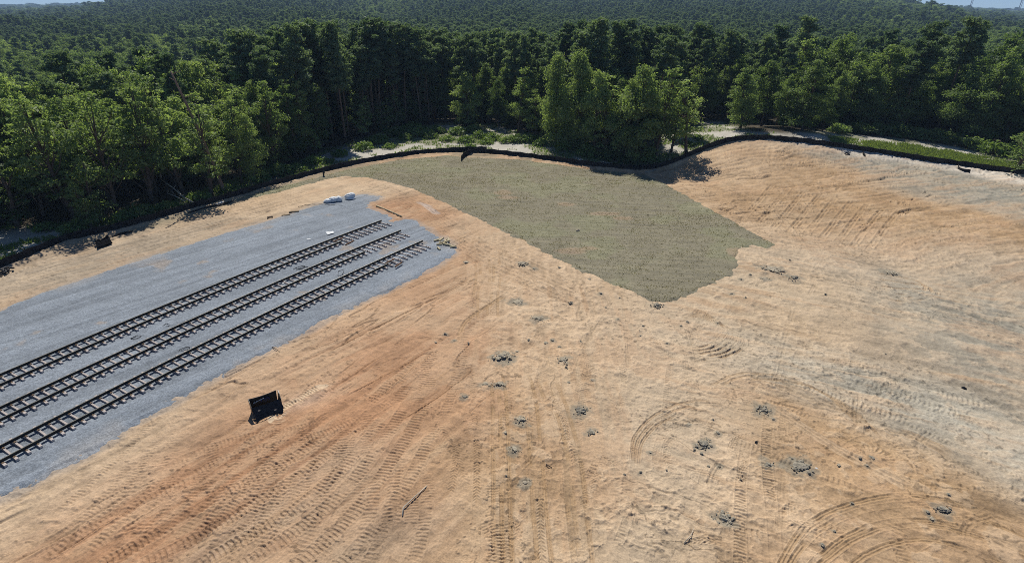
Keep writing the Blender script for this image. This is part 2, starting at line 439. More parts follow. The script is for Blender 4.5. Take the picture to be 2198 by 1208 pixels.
# ------------------------------------------------------------------ ground grid: polar, fine where the photo looks
def dep_of_row(py): return PITCH + math.atan((py - H0 / 2) / F0)
NAZ = 1900
az_f = np.linspace(-56, 56, NAZ)
az_o = np.linspace(56, 304, 64)[1:-1]
AZ = np.radians(np.concatenate([az_f, az_o]))
rows_px = np.linspace(1330, 268, 1120)
rr = [CAMZ / math.tan(dep_of_row(p)) for p in rows_px]
rr = [0.05, 4.0, 8.0, 12.0] + [q for q in rr if q > 14.5]
far_r = np.geomspace(rr[-1] * 1.012, 6300, 180)
RR = np.array(rr + list(far_r))
gx = (RR[:, None] * np.sin(AZ)[None, :]).ravel(); gy = (RR[:, None] * np.cos(AZ)[None, :]).ravel()
NR, NA = len(RR), len(AZ)
gz = terrain(gx, gy)
grr = np.hypot(gx, gy)
near = grr < 175
idx = np.nonzero(near)[0]
x = gx[idx]; y = gy[idx]
fd, farc, fside = polyline_dist(x, y, FENCE)
sd_site = poly_sd(x, y, SITE)
sd_clear = poly_sd(x, y, CLEAR)
sd_gravel = poly_sd(x, y, GRAVEL)
sd_grass = poly_sd(x, y, GRASS)

wob = (fbm(x / 6, y / 6, 3, 11) - 0.5) * 6
wob2 = (fbm(x / 6 + 50, y / 6 - 20, 3, 12) - 0.5) * 6
xw = x + wob; yw = y + wob2

def aniso(xx, yy, deg, la, lb, octv, seed):
    """noise stretched along a world direction (deg from +Y towards +X): la along, lb across"""
    a = math.radians(deg); ux, uy = math.sin(a), math.cos(a)
    return fbm((xx * ux + yy * uy) / la, (xx * uy - yy * ux) / lb, octv, seed)

PALE = np.array((0.67, 0.51, 0.338)); TAN = np.array((0.553, 0.370, 0.214)); ORANGE = np.array((0.49, 0.262, 0.138))
GREY = np.array((0.535, 0.49, 0.385)); DARKGREY = np.array((0.37, 0.35, 0.28)); WHITE = np.array((0.78, 0.70, 0.58)); OCHRE = np.array((0.49, 0.325, 0.175)); DUST = np.array((0.44, 0.37, 0.275))
# photo spot, half-sizes on the ground in metres (across the view, along the view), colour, weight
SPOTS = [
    (430, 880, 9, 4, PALE, 1.6), (620, 790, 8, 5, PALE, 1.4), (150, 1080, 6, 3, PALE, 1.6), (800, 660, 7, 4, PALE, 1.0), (300, 980, 7, 3, PALE, 1.4), (40, 1160, 5, 3, PALE, 1.2),
    (560, 930, 5, 2.5, ORANGE, 2.2), (700, 850, 5, 3, ORANGE, 1.8), (860, 740, 7, 5, ORANGE, 1.8), (950, 700, 5, 5, ORANGE, 1.2), (330, 1060, 4, 2, ORANGE, 2.4), (230, 1120, 4, 2, ORANGE, 2.0), (420, 1000, 4, 2, ORANGE, 1.8),
    (570, 880, 5, 3, ORANGE, 1.6), (700, 790, 6, 4, ORANGE, 1.0), (450, 960, 6, 2, ORANGE, 1.4), (760, 740, 6, 3, ORANGE, .9), (900, 540, 3, 6, ORANGE, .6), (500, 1040, 7, 3, ORANGE, 1.6), (380, 1120, 5, 2.5, ORANGE, 1.6), (640, 900, 7, 4, ORANGE, 1.2), (800, 830, 8, 5, ORANGE, 1.2), (930, 900, 5, 4, ORANGE, .7), (250, 1060, 4, 1.6, ORANGE, 1.6), (120, 1150, 4, 2, ORANGE, 1.0), (300, 1190, 5, 2, ORANGE, .9), (700, 960, 6, 3, ORANGE, .8), (860, 1080, 5, 3, ORANGE, .5), (560, 1180, 4, 2, ORANGE, .5), (648, 860, 1.9, 1.0, WHITE, 3.0), (1000, 640, 6, 6, ORANGE, .7), (1850, 450, 20, 10, OCHRE, 1.0), (2050, 460, 14, 6, OCHRE, .8),
    (200, 1190, 3, 2, ORANGE, 1.2), (780, 800, 5, 3, ORANGE, 1.3), (640, 960, 4, 2, ORANGE, 1.0), (900, 620, 5, 4, ORANGE, 0.9), (980, 560, 4, 5, ORANGE, 0.9), (880, 460, 5, 7, ORANGE, 1.1), (830, 440, 3, 5, ORANGE, 1.5), (920, 510, 4, 6, ORANGE, 0.8),
    (700, 1000, 4, 1.6, DUST, 0.9), (600, 1110, 4, 1.2, DUST, 0.5), (800, 1150, 4, 2, DUST, 0.6), (450, 1180, 3, 2, DUST, 0.7),
    (1250, 700, 10, 9, PALE, 1.4), (1150, 620, 8, 8, PALE, 1.0), (1350, 800, 8, 7, PALE, 1.0), (1400, 950, 7, 5, PALE, 0.9), (1100, 1000, 4, 4, TAN, 1.0), (1050, 600, 5, 6, OCHRE, 0.6), (1320, 1150, 4, 3, PALE, 1.0), (1200, 860, 4, 8, OCHRE, 0.8), (1090, 1000, 1.5, 7, OCHRE, 1.2), (1250, 1060, 5, 2, OCHRE, 1.2), (1230, 1170, 2, 3, OCHRE, 0.7),
    (1550, 680, 12, 9, TAN, 1.0), (1620, 640, 9, 9, np.array((0.62, 0.49, 0.31)), 1.2), (1720, 640, 8, 8, PALE, 1.0), (1660, 760, 7, 3, GREY, 1.2), (1850, 830, 9, 2.6, GREY, 3.2), (1980, 870, 9, 3, GREY, 4.0), (2100, 920, 9, 3, GREY, 4.0), (2180, 960, 8, 3.5, GREY, 3.6), (1750, 780, 6, 2.5, GREY, 1.6),
    (2150, 700, 12, 10, DARKGREY, 3.0), (2080, 660, 8, 6, DARKGREY, 1.4), (2198, 790, 9, 8, DARKGREY, 2.4), (2000, 640, 14, 3, GREY, 1.3), (1960, 720, 12, 3, GREY, 1.4), (2150, 560, 14, 6, GREY, 0.8),
    (1860, 720, 7, 4, OCHRE, 0.9), (2000, 780, 8, 2.5, DUST, 1.0),
    (1800, 430, 16, 8, OCHRE, 1.6), (1950, 470, 14, 8, OCHRE, 1.0), (1700, 380, 10, 8, OCHRE, 0.8), (1650, 470, 9, 10, OCHRE, 0.5), (1880, 380, 14, 5, OCHRE, 1.1), (2100, 480, 12, 6, OCHRE, 1.0), (1560, 360, 8, 10, PALE, 0.9), (1640, 540, 8, 6, PALE, 1.1), (1850, 560, 12, 8, PALE, 0.6), (2050, 540, 12, 6, PALE, 0.8),
    (1950, 363, 9, 4.5, DARKGREY, 7.0), (2040, 388, 9, 5.5, DARKGREY, 9.0), (2130, 410, 9, 6.5, DARKGREY, 9.0), (2210, 430, 9, 7, DARKGREY, 8.0), (1890, 348, 6, 2.4, DARKGREY, 3.5),
    (1830, 324, 9, 2.0, WHITE, 12.0), (1930, 339, 7, 2.2, WHITE, 14.0), (2020, 354, 7, 2.2, WHITE, 16.0), (2110, 368, 6, 2.4, WHITE, 14.0), (2185, 388, 5, 2.6, WHITE, 12.0), (1720, 316, 7, 2, PALE, 2.5),
    (1900, 1000, 4, 3, OCHRE, 1.5), (1980, 1010, 4, 2, OCHRE, 1.2), (1760, 920, 6, 2, OCHRE, 1.1), (2060, 960, 6, 2, OCHRE, 1.3), (1900, 1120, 4, 3, OCHRE, 0.7), (2100, 1080, 6, 2, OCHRE, 1.0), (2000, 1060, 6, 1.5, OCHRE, 0.9), (1720, 960, 2, 4, OCHRE, 0.8), (1500, 1000, 6, 5, PALE, 0.8), (1600, 1100, 4, 3, TAN, 0.8), (1480, 1160, 2, 2, OCHRE, 1.0), (2150, 1180, 4, 3, TAN, 0.8),
    (250, 545, 14, 4, DUST, 2.0), (80, 600, 12, 4, DUST, 2.0), (420, 490, 14, 4, DUST, 1.3), (560, 455, 12, 4, PALE, 1.2), (700, 405, 12, 5, PALE, 1.6), (800, 400, 9, 5, PALE, 1.6), (1100, 520, 6, 8, PALE, 0.7), (1000, 480, 5, 7, PALE, 0.8),
]
col = np.zeros((len(x), 3), np.float32); wsum = np.full(len(x), 0.55, np.float32)
col += 0.55 * TAN
for (px, py, sa, sb, c, w) in SPOTS:
    X, Y = P(px, py); X = float(X); Y = float(Y)
    r_ = math.hypot(X, Y); ex, ey = X / r_, Y / r_
    q_ = min(1.0, sb / 4.5) ** 2
    da = (x + wob * q_ - X) * ey - (y + wob2 * q_ - Y) * ex; db = (x + wob * q_ - X) * ex + (y + wob2 * q_ - Y) * ey
    k = (w * np.exp(-((da / sa) ** 2 + (db / sb) ** 2))).astype(np.float32)
    col += k[:, None] * c; wsum += k
col /= wsum[:, None]

h = np.zeros(len(x))
# broad mottling of the soil, crusted pale flakes and damp streaks
n1 = fbm(x / 3.1, y / 3.1, 5, 21); n2 = fbm(x / 0.9, y / 0.9, 4, 31); n3 = fbm(x / 0.33, y / 0.33, 3, 35)
str_l = aniso(x, y, 34, 7.0, 0.55, 4, 41)          # along the passes from the lower gravel edge
str_c = aniso(x, y, 1, 8.0, 0.4, 4, 42)            # along the straight passes in the middle
str_r = aniso(x + 2.5 * (n1 - .5), y, 118, 7.0, 0.7, 4, 43)   # downslope wash across the open field
str_u = aniso(x + 3 * (n1 - .5), y + 3 * (n1 - .5), 75, 9.0, 0.6, 4, 44)
azd = np.degrees(np.arctan2(x, y)); rad_ = np.hypot(x, y)
w_l = np.clip(sstep(4, -12, azd), 0, 1); w_r = sstep(8, 22, azd) * (1 - sstep(62, 82, rad_)); w_u = sstep(8, 22, azd) * sstep(62, 82, rad_); w_c = np.clip(1 - w_l - w_r - w_u, 0, 1)
road = np.clip(1 - np.abs(sd_gravel + 4.0) / 5.0, 0, 1) * (y > 35) * (azd < -5)
str_g = aniso(x, y, 40, 12.0, 0.45, 4, 45)
streak = w_l * str_l + w_c * str_c + w_r * str_r + w_u * str_u
streak = streak * (1 - road) + str_g * road
tone = 1 + 0.46 * (n1 - 0.5) + 0.30 * (n2 - 0.5) + 0.34 * (n3 - .5) + 0.55 * (streak - 0.5)
col *= tone[:, None].astype(np.float32)
wl_ = .42 * sstep(6, 18, azd) * (1 - sstep(22, 31, azd)) * sstep(80, 55, rad_)
col = col * (1 - wl_[:, None]) + wl_[:, None] * np.array((.66, .55, .395))
pk = sstep(0.44, 0.62, .55 * fbm((x + 3 * n1) / 4.2, (y - 3 * n1) / 4.2, 5, 52) + .45 * streak)
col = col * (1 - 0.34 * pk[:, None]) + 0.34 * pk[:, None] * PALE * np.array((1.03, 1.02, 1.0))
pk = sstep(0.50, 0.66, .5 * fbm((x - 2 * n1) / 5.0 + 40, (y + 4 * n1) / 5.0, 5, 53) + .5 * streak)
col = col * (1 - 0.30 * pk[:, None]) + 0.30 * pk[:, None] * (ORANGE * .55 + TAN * .45)
wet = sstep(0.56, 0.70, 0.6 * streak + 0.4 * fbm(x / 5 + 9, y / 5, 4, 51))
col = col * (1 - 0.30 * wet[:, None]) + 0.30 * wet[:, None] * np.array((0.40, 0.26, 0.14)) * 0.95
flake = sstep(0.53, 0.60, 0.55 * n2 + 0.45 * fbm(x / 1.7, y / 1.7, 4, 61)) * sstep(-10, 2, azd) * (1 - w_u * 0.5)
col = col * (1 - 0.34 * flake[:, None]) + 0.34 * flake[:, None] * PALE * 1.08
h += 0.035 * flake
rough = 0.05 + 0.04 * w_r + 0.085 * w_u + 0.04 * road
h += (streak - 0.5) * rough * 2.0 + (n2 - 0.5) * 0.085 + (n1 - .5) * 0.16 + (n3 - .5) * 0.075
# scraped ruts: thin long grooves
for (ang, la, lb, seed, wmask, dep) in ((118, 9, 1.3, 71, w_r, 0.025), (70, 12, 1.9, 72, w_u, 0.15), (95, 9, 2.2, 76, w_u, 0.11), (40, 14, 1.6, 73, road, 0.10), (34, 11, 1.7, 74, w_l, 0.07), (2, 14, 1.3, 75, w_c, 0.03)):
    q = aniso(x + 2 * (n1 - .5), y + 2 * (n1 - .5), ang, la, lb, 3, seed)
    cr = sstep(0.022, 0.004, np.abs(q - 0.5)) * sstep(0.42, 0.6, fbm(x / 7, y / 7, 2, seed + 5)) * wmask
    h -= dep * cr
    h += dep * 0.7 * sstep(0.022, 0.004, np.abs(q - 0.53)) * sstep(0.42, 0.6, fbm(x / 7, y / 7, 2, seed + 5)) * wmask
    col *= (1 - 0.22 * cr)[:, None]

# ------------------------------------------------------------------ vehicle tracks pressed into the soil
def track(pts_px, width, kind, period=0.26, depth=0.045, tint=None, ta=0.0, gap=None, fade=True):
    """kind: bar (crawler cleats), chev (tyre lugs), rut (smooth wheel rut); gap: two lanes that far apart"""
    global h, col
    line = smooth_line(PP(pts_px), 0.5)
    lanes = [0.0] if gap is None else [-gap / 2, gap / 2]
    lo = line.min(0) - width - (gap or 0); hi = line.max(0) + width + (gap or 0)
    m = np.nonzero((x > lo[0]) & (x < hi[0]) & (y > lo[1]) & (y < hi[1]))[0]
    if len(m) == 0: return
    d, s, sg = polyline_dist(x[m], y[m], line)
    tot = np.sum(np.linalg.norm(np.diff(line, axis=0), axis=1))
    off = d * sg
    for ln in lanes:
        u = (off - ln) / (width / 2)
        uu = u + (n2[m] - .5) * 0.5
        inside = sstep(1.06, 0.86, np.abs(uu)) * (d < width + (gap or 0))
        wear = sstep(0.34, 0.5, fbm(s / 2.2, off / 1.3 + ln, 3, int(abs(pts_px[0][0])) % 97))
        endf = sstep(0, 1.2, s) * sstep(0, 1.2, tot - s) if fade else 1.0
        k = inside * wear * endf
        if kind == 'bar':
            ph = s / period + 0.16 * u * u + (n1[m] - .5) * 1.2
            w = np.abs((ph % 1.0) - 0.5) * 2
            pr = sstep(0.25, 0.6, w)
        elif kind == 'chev':
            ph = s / period + 0.9 * np.abs(u) + (n1[m] - .5) * 0.8
            w = np.abs((ph % 1.0) - 0.5) * 2
            pr = sstep(0.3, 0.65, w) * sstep(0.04, 0.2, np.abs(u))
        else:
            pr = 0.35 + 0.3 * np.cos(u * math.pi * 2.5)
        depth_ = depth * (0.68 if kind != 'rut' else 0.9); h[m] += k * (pr - 0.75) * depth_
        edge = np.exp(-((np.abs(u) - 1.08) / 0.14) ** 2) * endf * (d < width + (gap or 0)) * 0.5
        h[m] += edge * depth * 0.7
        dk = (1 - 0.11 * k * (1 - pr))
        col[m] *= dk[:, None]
        if tint is not None:
            q = (ta * k * (0.6 + 0.4 * pr))[:, None]
            col[m] = col[m] * (1 - q) + q * tint

T = track
# crawler passes fanning from the lower edge of the field up towards the rails' end
T([(60, 1208), (200, 1130), (330, 1065), (440, 1020)], 0.7, 'bar', 0.24, 0.05)
T([(180, 1230), (330, 1150), (480, 1060), (600, 1000), (700, 930)], 0.8, 'bar', 0.26, 0.06)
T([(260, 1230), (400, 1165), (540, 1085), (660, 1010), (760, 920), (840, 840)], 0.8, 'bar', 0.26, 0.06)
T([(380, 1240), (500, 1170), (640, 1090), (740, 1000), (820, 905), (880, 820)], 0.85, 'bar', 0.26, 0.06)
T([(480, 1240), (620, 1150), (720, 1070), (800, 980), (860, 890), (910, 800), (935, 740)], 0.85, 'bar', 0.26, 0.06)
T([(600, 1240), (720, 1140), (800, 1050), (860, 960), (905, 880), (930, 800)], 0.85, 'bar', 0.25, 0.06)
T([(700, 1240), (790, 1150), (860, 1060), (905, 980), (940, 900)], 0.8, 'bar', 0.25, 0.055)
T([(355, 1000), (440, 965), (520, 940), (620, 925), (700, 905)], 0.75, 'bar', 0.24, 0.05)
T([(380, 1035), (470, 990), (560, 960), (650, 945), (760, 905), (860, 850)], 0.75, 'bar', 0.24, 0.05)
T([(430, 1075), (460, 1010), (455, 960), (470, 925)], 0.7, 'bar', 0.24, 0.05)
T([(560, 1020), (610, 960), (650, 930)], 0.7, 'bar', 0.24, 0.045)
T([(330, 1100), (290, 1160), (270, 1215)], 0.8, 'bar', 0.25, 0.05)
T([(598, 895), (640, 865), (688, 838)], 0.62, 'bar', 0.20, 0.09, PALE * 1.2, 0.95, 0.78, False)
T([(860, 625), (920, 600), (960, 590)], 0.7, 'bar', 0.42, 0.07)
T([(985, 760), (975, 830), (950, 900)], 0.7, 'bar', 0.3, 0.05)
T([(1000, 700), (995, 760), (985, 800)], 0.7, 'bar', 0.3, 0.05)
T([(1020, 600), (1016, 660), (1010, 720)], 0.6, 'bar', 0.35, 0.05)
T([(850, 830), (905, 790), (960, 745)], 0.8, 'bar', 0.3, 0.06)
T([(780, 880), (840, 820), (890, 770)], 0.8, 'bar', 0.3, 0.06)
# tyre passes
T([(1018, 1240), (1022, 1100), (1024, 980), (1018, 880), (1008, 780)], 0.42, 'chev', 0.22, 0.05)
T([(940, 1240), (958, 1120), (975, 1010), (985, 930)], 0.42, 'chev', 0.22, 0.045)
T([(1060, 1240), (1075, 1150), (1060, 1080), (1050, 1020)], 1.1, 'bar', 0.2, 0.045)
T([(1090, 1240), (1070, 1170), (1040, 1100)], 0.9, 'bar', 0.2, 0.04)
T([(1165, 1240), (1160, 1130), (1160, 1050)], 0.4, 'chev', 0.22, 0.045)
T([(1320, 1180), (1345, 1120), (1360, 1060)], 0.5, 'bar', 0.24, 0.045)
T([(1358, 1010), (1362, 960), (1385, 910), (1430, 880), (1500, 868)], 0.45, 'chev', 0.24, 0.05)
T([(1418, 1040), (1408, 980), (1425, 930), (1470, 905), (1530, 905)], 0.45, 'chev', 0.24, 0.05)
T([(1445, 1020), (1430, 980), (1440, 945), (1480, 925)], 0.4, 'chev', 0.24, 0.045)
T([(1590, 1240), (1588, 1120), (1592, 1020), (1605, 940)], 0.62, 'bar', 0.22, 0.06)
T([(1668, 1240), (1660, 1130), (1650, 1040), (1645, 970), (1650, 900)], 0.62, 'bar', 0.22, 0.06)
T([(1785, 950), (1840, 925), (1900, 935), (1950, 970), (1982, 1010), (1988, 1042)], 0.8, 'bar', 0.26, 0.08)
T([(1800, 985), (1850, 960), (1900, 975), (1930, 1010)], 0.6, 'bar', 0.26, 0.06)
T([(1690, 820), (1790, 850), (1880, 880), (1990, 920)], 0.7, 'bar', 0.28, 0.06)
T([(1800, 800), (1900, 835), (2000, 870), (2090, 905)], 0.8, 'bar', 0.3, 0.06)
T([(1820, 780), (1930, 815), (2040, 850), (2150, 880)], 0.8, 'bar', 0.3, 0.06)
T([(1980, 940), (2060, 960), (2140, 1000), (2220, 1050)], 0.5, 'chev', 0.26, 0.05)
T([(1960, 960), (2040, 985), (2120, 1030), (2200, 1085)], 0.5, 'chev', 0.26, 0.05)
T([(1240, 720), (1260, 780), (1240, 850), (1250, 930)], 0.45, 'chev', 0.26, 0.04)
T([(1320, 740), (1340, 820), (1320, 900)], 0.45, 'chev', 0.26, 0.04)
T([(1380, 700), (1430, 760), (1500, 800)], 0.45, 'chev', 0.26, 0.04)
# smooth ruts
for a in (-26, -8, 10, 60, 88):
    T([(1090 + a * 1.1, 1240), (1085 + a, 1100), (1082 + a * .9, 960), (1078 + a * .8, 850), (1070 + a * .7, 800)], 0.28, 'rut', depth=0.07, tint=OCHRE, ta=0.75)
for a in (0, 14, 40):
    T([(1236 + a, 1240), (1222 + a, 1120), (1205 + a, 980), (1178 + a, 880), (1150 + a, 810)], 0.3, 'rut', depth=0.06, tint=OCHRE, ta=0.65)
for a in (0, 9, 30, 38, 52):
    T([(1018 + a, 690), (1016 + a, 640), (1022 + a, 590), (1018 + a, 550)], 0.3, 'rut', depth=0.09, tint=OCHRE, ta=0.45)
T([(983, 730), (1000, 690), (1050, 655), (1100, 625), (1160, 605)], 0.5, 'rut', depth=0.12, tint=OCHRE, ta=0.6)
for k, a in enumerate((0, 24, 70, 84, 130)):     # arcs a turning vehicle left in the lower corner
    T([(1660 + a * .55, 1240 + a * .3), (1720 + a * .5, 1140 + a * .85), (1800 + a * .4, 1090 + a * .8), (1900 + a * .2, 1066 + a * .75), (2010, 1070 + a * .7), (2110, 1098 + a * .7), (2230, 1150 + a * .75)], 0.34, 'rut', depth=0.075, tint=OCHRE * .92, ta=0.8, fade=False)
T([(1950, 1230), (1930, 1170), (1900, 1120)], 0.7, 'bar', 0.24, 0.05)
for k, a in enumerate((0, 14, 28, 44, 58)):      # loops by the tip of the grass
    T([(1455, 672 + a * .3), (1500, 668 + a * .2), (1540 + a * .6, 690 + a * .4), (1555 + a * .8, 715 + a * .4), (1520 + a * .6, 742 + a * .4), (1480, 748 + a * .5)], 0.3, 'rut', depth=0.17, tint=TAN * .85, ta=.5)
for k, a in enumerate((0, 12, 26)):
    T([(1870, 585 + a), (1920, 592 + a), (1970 + a, 605 + a * .7), (1985 + a, 622 + a * .5), (1950, 632 + a * .6), (1900, 628 + a * .5)], 0.4, 'rut', depth=0.18, tint=TAN * .85, ta=.5)
for k, a in enumerate((0, 16, 34)):
    T([(1372 - a * .3, 1000), (1378 - a * .5, 950 - a * .3), (1420 - a * .2, 905 - a * .6), (1490, 880 - a * .6), (1560, 882 - a * .5)], 0.26, 'rut', depth=0.08, tint=TAN * .85, ta=.5)
for k, a in enumerate((0, 18, 40)):
    T([(1520 + a, 830), (1600 + a, 800 + a * .3), (1700 + a, 815 + a * .4), (1790 + a, 860 + a * .5), (1860 + a, 930 + a * .5)], 0.3, 'rut', depth=0.08, tint=OCHRE, ta=.45)
# contour passes of the grader over the rise, and the stripes down its face
for a in (0, 7, 15, 24, 34, 46):
    T([(1425, 372 + a * .7), (1480, 350 + a), (1560, 325 + a), (1650, 314 + a * .9), (1760, 322 + a * .8), (1850, 345 + a * .5)], 0.7, 'rut', depth=0.20)
for i in range(9):
    T([(1660 + i * 34, 395 + i * 7), (1630 + i * 34, 430 + i * 7), (1590 + i * 34, 475 + i * 8)], 0.8, 'rut', depth=0.18)
for i in range(7):
    T([(1500 + i * 13, 395 + i * 3), (1560 + i * 18, 415 + i * 6), (1650 + i * 16, 470 + i * 12)], 0.5, 'rut', depth=0.12)
for i in range(8):
    T([(-60, 650 - i * 8), (120, 585 - i * 7), (300, 530 - i * 6), (480, 478 - i * 5), (640, 428 - i * 4), (720, 405 - i * 3)], 0.55, 'rut', depth=0.10)
T([(-20, 652), (120, 600), (260, 556), (420, 505), (560, 462)], 0.5, 'chev', 0.4, 0.06)
for i in range(7):
    T([(770, 396 + i * 2), (830, 402 + i * 4), (900, 432 + i * 6), (960, 470 + i * 8), (1040, 520 + i * 9), (1130, 560 + i * 9), (1240, 612 + i * 8)], 0.5, 'rut', depth=0.10)
T([(905, 436), (925, 450), (945, 461)], 0.9, 'rut', depth=0.10, tint=np.array((0.62, 0.52, 0.44)), ta=0.9)
T([(893, 432), (912, 440), (930, 447)], 0.7, 'rut', depth=0.08, tint=np.array((0.62, 0.52, 0.44)), ta=0.8)
T([(1880, 900), (1760, 860), (1690, 830), (1600, 800)], 1.2, 'rut', depth=0.10, tint=OCHRE, ta=0.35)
T([(2060, 985), (1960, 935), (1860, 905), (1740, 880), (1640, 855)], 1.0, 'rut', depth=0.12, tint=OCHRE, ta=0.55)
T([(1650, 870), (1700, 900), (1790, 960), (1880, 1010), (1960, 1055)], 0.8, 'rut', depth=0.10, tint=PALE, ta=0.5)
rs = np.random.default_rng(3)
for i in range(46):                               # overlapping half-erased crawler passes over the orange bank
    x0 = rs.uniform(40, 900); dx = rs.uniform(160, 330); k_ = rs.uniform(.75, 1.15)
    y0 = 1235 - rs.uniform(0, 1) * max(0, 900 - x0) * .16; fan = (x0 - 40) / 860
    T([(x0, y0), (x0 + dx * .40 * (1 - .75 * fan), y0 - dx * .30 * k_), (x0 + dx * .75 * (1 - .8 * fan), y0 - dx * .62 * k_), (x0 + dx * (1 - .85 * fan), y0 - dx * 1.0 * k_)], rs.uniform(.45, .85), 'bar', rs.uniform(.20, .27), rs.uniform(.025, .045))
for i in range(30):
    x0 = rs.uniform(960, 1700); l = rs.uniform(60, 220); a = rs.normal(0, .25); y0 = rs.uniform(760, 1200)
    T([(x0, y0), (x0 + a * l * .5, y0 - l * .5), (x0 + a * l * 1.3, y0 - l)], rs.uniform(.35, .6), rs.choice(['chev', 'bar', 'rut']), rs.uniform(.2, .28), rs.uniform(.025, .05))
for i in range(26):
    x0 = rs.uniform(1450, 2150); l = rs.uniform(60, 200); y0 = rs.uniform(600, 1100); a = rs.uniform(.3, .6)
    T([(x0, y0), (x0 + l * .5, y0 + a * l * .45), (x0 + l, y0 + a * l)], rs.uniform(.35, .6), rs.choice(['chev', 'bar', 'rut']), rs.uniform(.24, .3), rs.uniform(.03, .06))
for i in range(110):                              # short worn scuffs all over
    px, py = rs.uniform(980, 2190), rs.uniform(560, 1200)
    if py < 660 and px < 1680: continue
    a = rs.uniform(0, 2 * math.pi); l = rs.uniform(20, 70); b = rs.uniform(-0.6, 0.6)
    T([(px, py), (px + l * math.cos(a), py + .6 * l * math.sin(a)), (px + 2 * l * math.cos(a + b), py + 1.2 * l * math.sin(a + b))], rs.uniform(.3, .55), rs.choice(['chev', 'rut', 'bar']), 0.28, 0.06)
for i in range(60):                               # scuffs and clods shoved up on the orange bank
    px = rs.uniform(420, 960); py = 1000 - (px - 420) * .5 + rs.uniform(-60, 120)
    a = -0.55 + rs.uniform(-.5, .5); l = rs.uniform(15, 50)
    T([(px, py), (px + l * math.cos(a), py + l * math.sin(a)), (px + 2 * l * math.cos(a + .2), py + 2 * l * math.sin(a + .2))], rs.uniform(.3, .6), rs.choice(['bar', 'rut']), 0.27, 0.07)
for (px, sz, mt, *_r) in CL + [((a, c), s * .8, 'clay') for a, c, s in sm_]:   # clay residue smeared round each clod
    X, Y = P(*px); m = np.nonzero((np.abs(x - X) < sz * 2.2) & (np.abs(y - Y) < sz * 2.2))[0]
    if len(m) == 0: continue
    dd = np.hypot(x[m] - X, y[m] - Y) / sz + (n2[m] - .5) * 1.6 + (n3[m] - .5) * .9
    k = (.62 if mt == 'clay' else .75) * sstep(1.05, .35, dd)
    col[m] = col[m] * (1 - k[:, None]) + k[:, None] * np.array((.315, .285, .215))
    h[m] += .05 * k * (.4 + n3[m])
lum = fbm(x / 0.5, y / 0.5, 3, 91)
rid = (1 - np.abs(2 * fbm(x / 0.75 + .3 * (n2 - .5), y / 0.75, 3, 93) - 1)) ** 3
ridm = (.25 + .75 * sstep(.4, .6, fbm(x / 6, y / 6, 3, 94))) * (1 - .6 * w_l)
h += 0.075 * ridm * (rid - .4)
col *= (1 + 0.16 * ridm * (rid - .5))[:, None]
spk = sstep(0.70, 0.78, fbm(x / 0.28, y / 0.28, 2, 95)) * sstep(.45, .6, fbm(x / 5, y / 5, 3, 96))
col *= (1 - 0.30 * spk)[:, None]; h += .035 * spk
crumb = sstep(0.60, 0.74, lum) * sstep(0.45, 0.6, fbm(x / 9, y / 9, 3, 92))
h += 0.05 * crumb

# ------------------------------------------------------------------ beyond the fence: pale sand, weeds, leaf litter
out_ = sstep(0.2, -0.2, sd_site)
nb = fbm(x / 2.4, y / 2.4, 5, 101); nb2 = fbm(x / 7, y / 7, 3, 102)
sand = np.array((0.60, 0.565, 0.48)) * (0.75 + 0.5 * nb)[:, None]
veg = np.array((0.16, 0.165, 0.07)) * (0.7 + 0.6 * nb)[:, None]
vm = sstep(0.41, 0.52, 0.5 * nb + 0.5 * nb2)
bcol = sand * (1 - vm[:, None] * 0.75) + veg * vm[:, None] * 0.75
inn = sstep(0.5, -4.0, sd_clear + (nb2 - .5) * 5)
litter = np.array((0.085, 0.07, 0.045)) * (0.7 + 0.6 * nb)[:, None]
bcol = bcol * (1 - inn[:, None]) + litter * inn[:, None]
col = col * (1 - out_[:, None]) + bcol * out_[:, None]
h = h * (1 - out_) + out_ * ((nb - .5) * 0.35)
# the soil right along the fence is greyer with sparse grass
strip = np.exp(-((sd_site - 1.2) / 1.6) ** 2) * (azd < 2) * sstep(0.4, 0.55, nb2)
col = col * (1 - 0.6 * strip[:, None]) + 0.6 * strip[:, None] * np.array((0.27, 0.25, 0.17))
# gravel dust washed over the soil along the bed, pale dry clay patches
spill = sstep(-1.0, 0.0, sd_gravel + (nb - .5) * 1.4)
col = col * (1 - 0.5 * spill[:, None]) + 0.5 * spill[:, None] * np.array((0.40, 0.37, 0.33))
berm = np.exp(-((sd_site - .35) / .55) ** 2) * (.4 + .9 * nb)
h += .28 * berm
under = np.maximum(sstep(0.2, 0.8, sd_gravel), sstep(-.2, .5, sd_grass) * (sd_site > 1.2))
hg = h.copy()
h = h * (1 - under) - .03 * (sd_grass > .6) * (sd_site > 1.2)
gzn = gz.copy(); gzn[idx] += h
gcol = np.empty((len(gx), 3), np.float32); gcol[:] = (0.03, 0.042, 0.02)
mid = (grr >= 175) & (grr < 700); gcol[mid] = (0.06, 0.058, 0.035)
gcol[idx] = np.clip(col * 0.77, 0.005, 0.85)

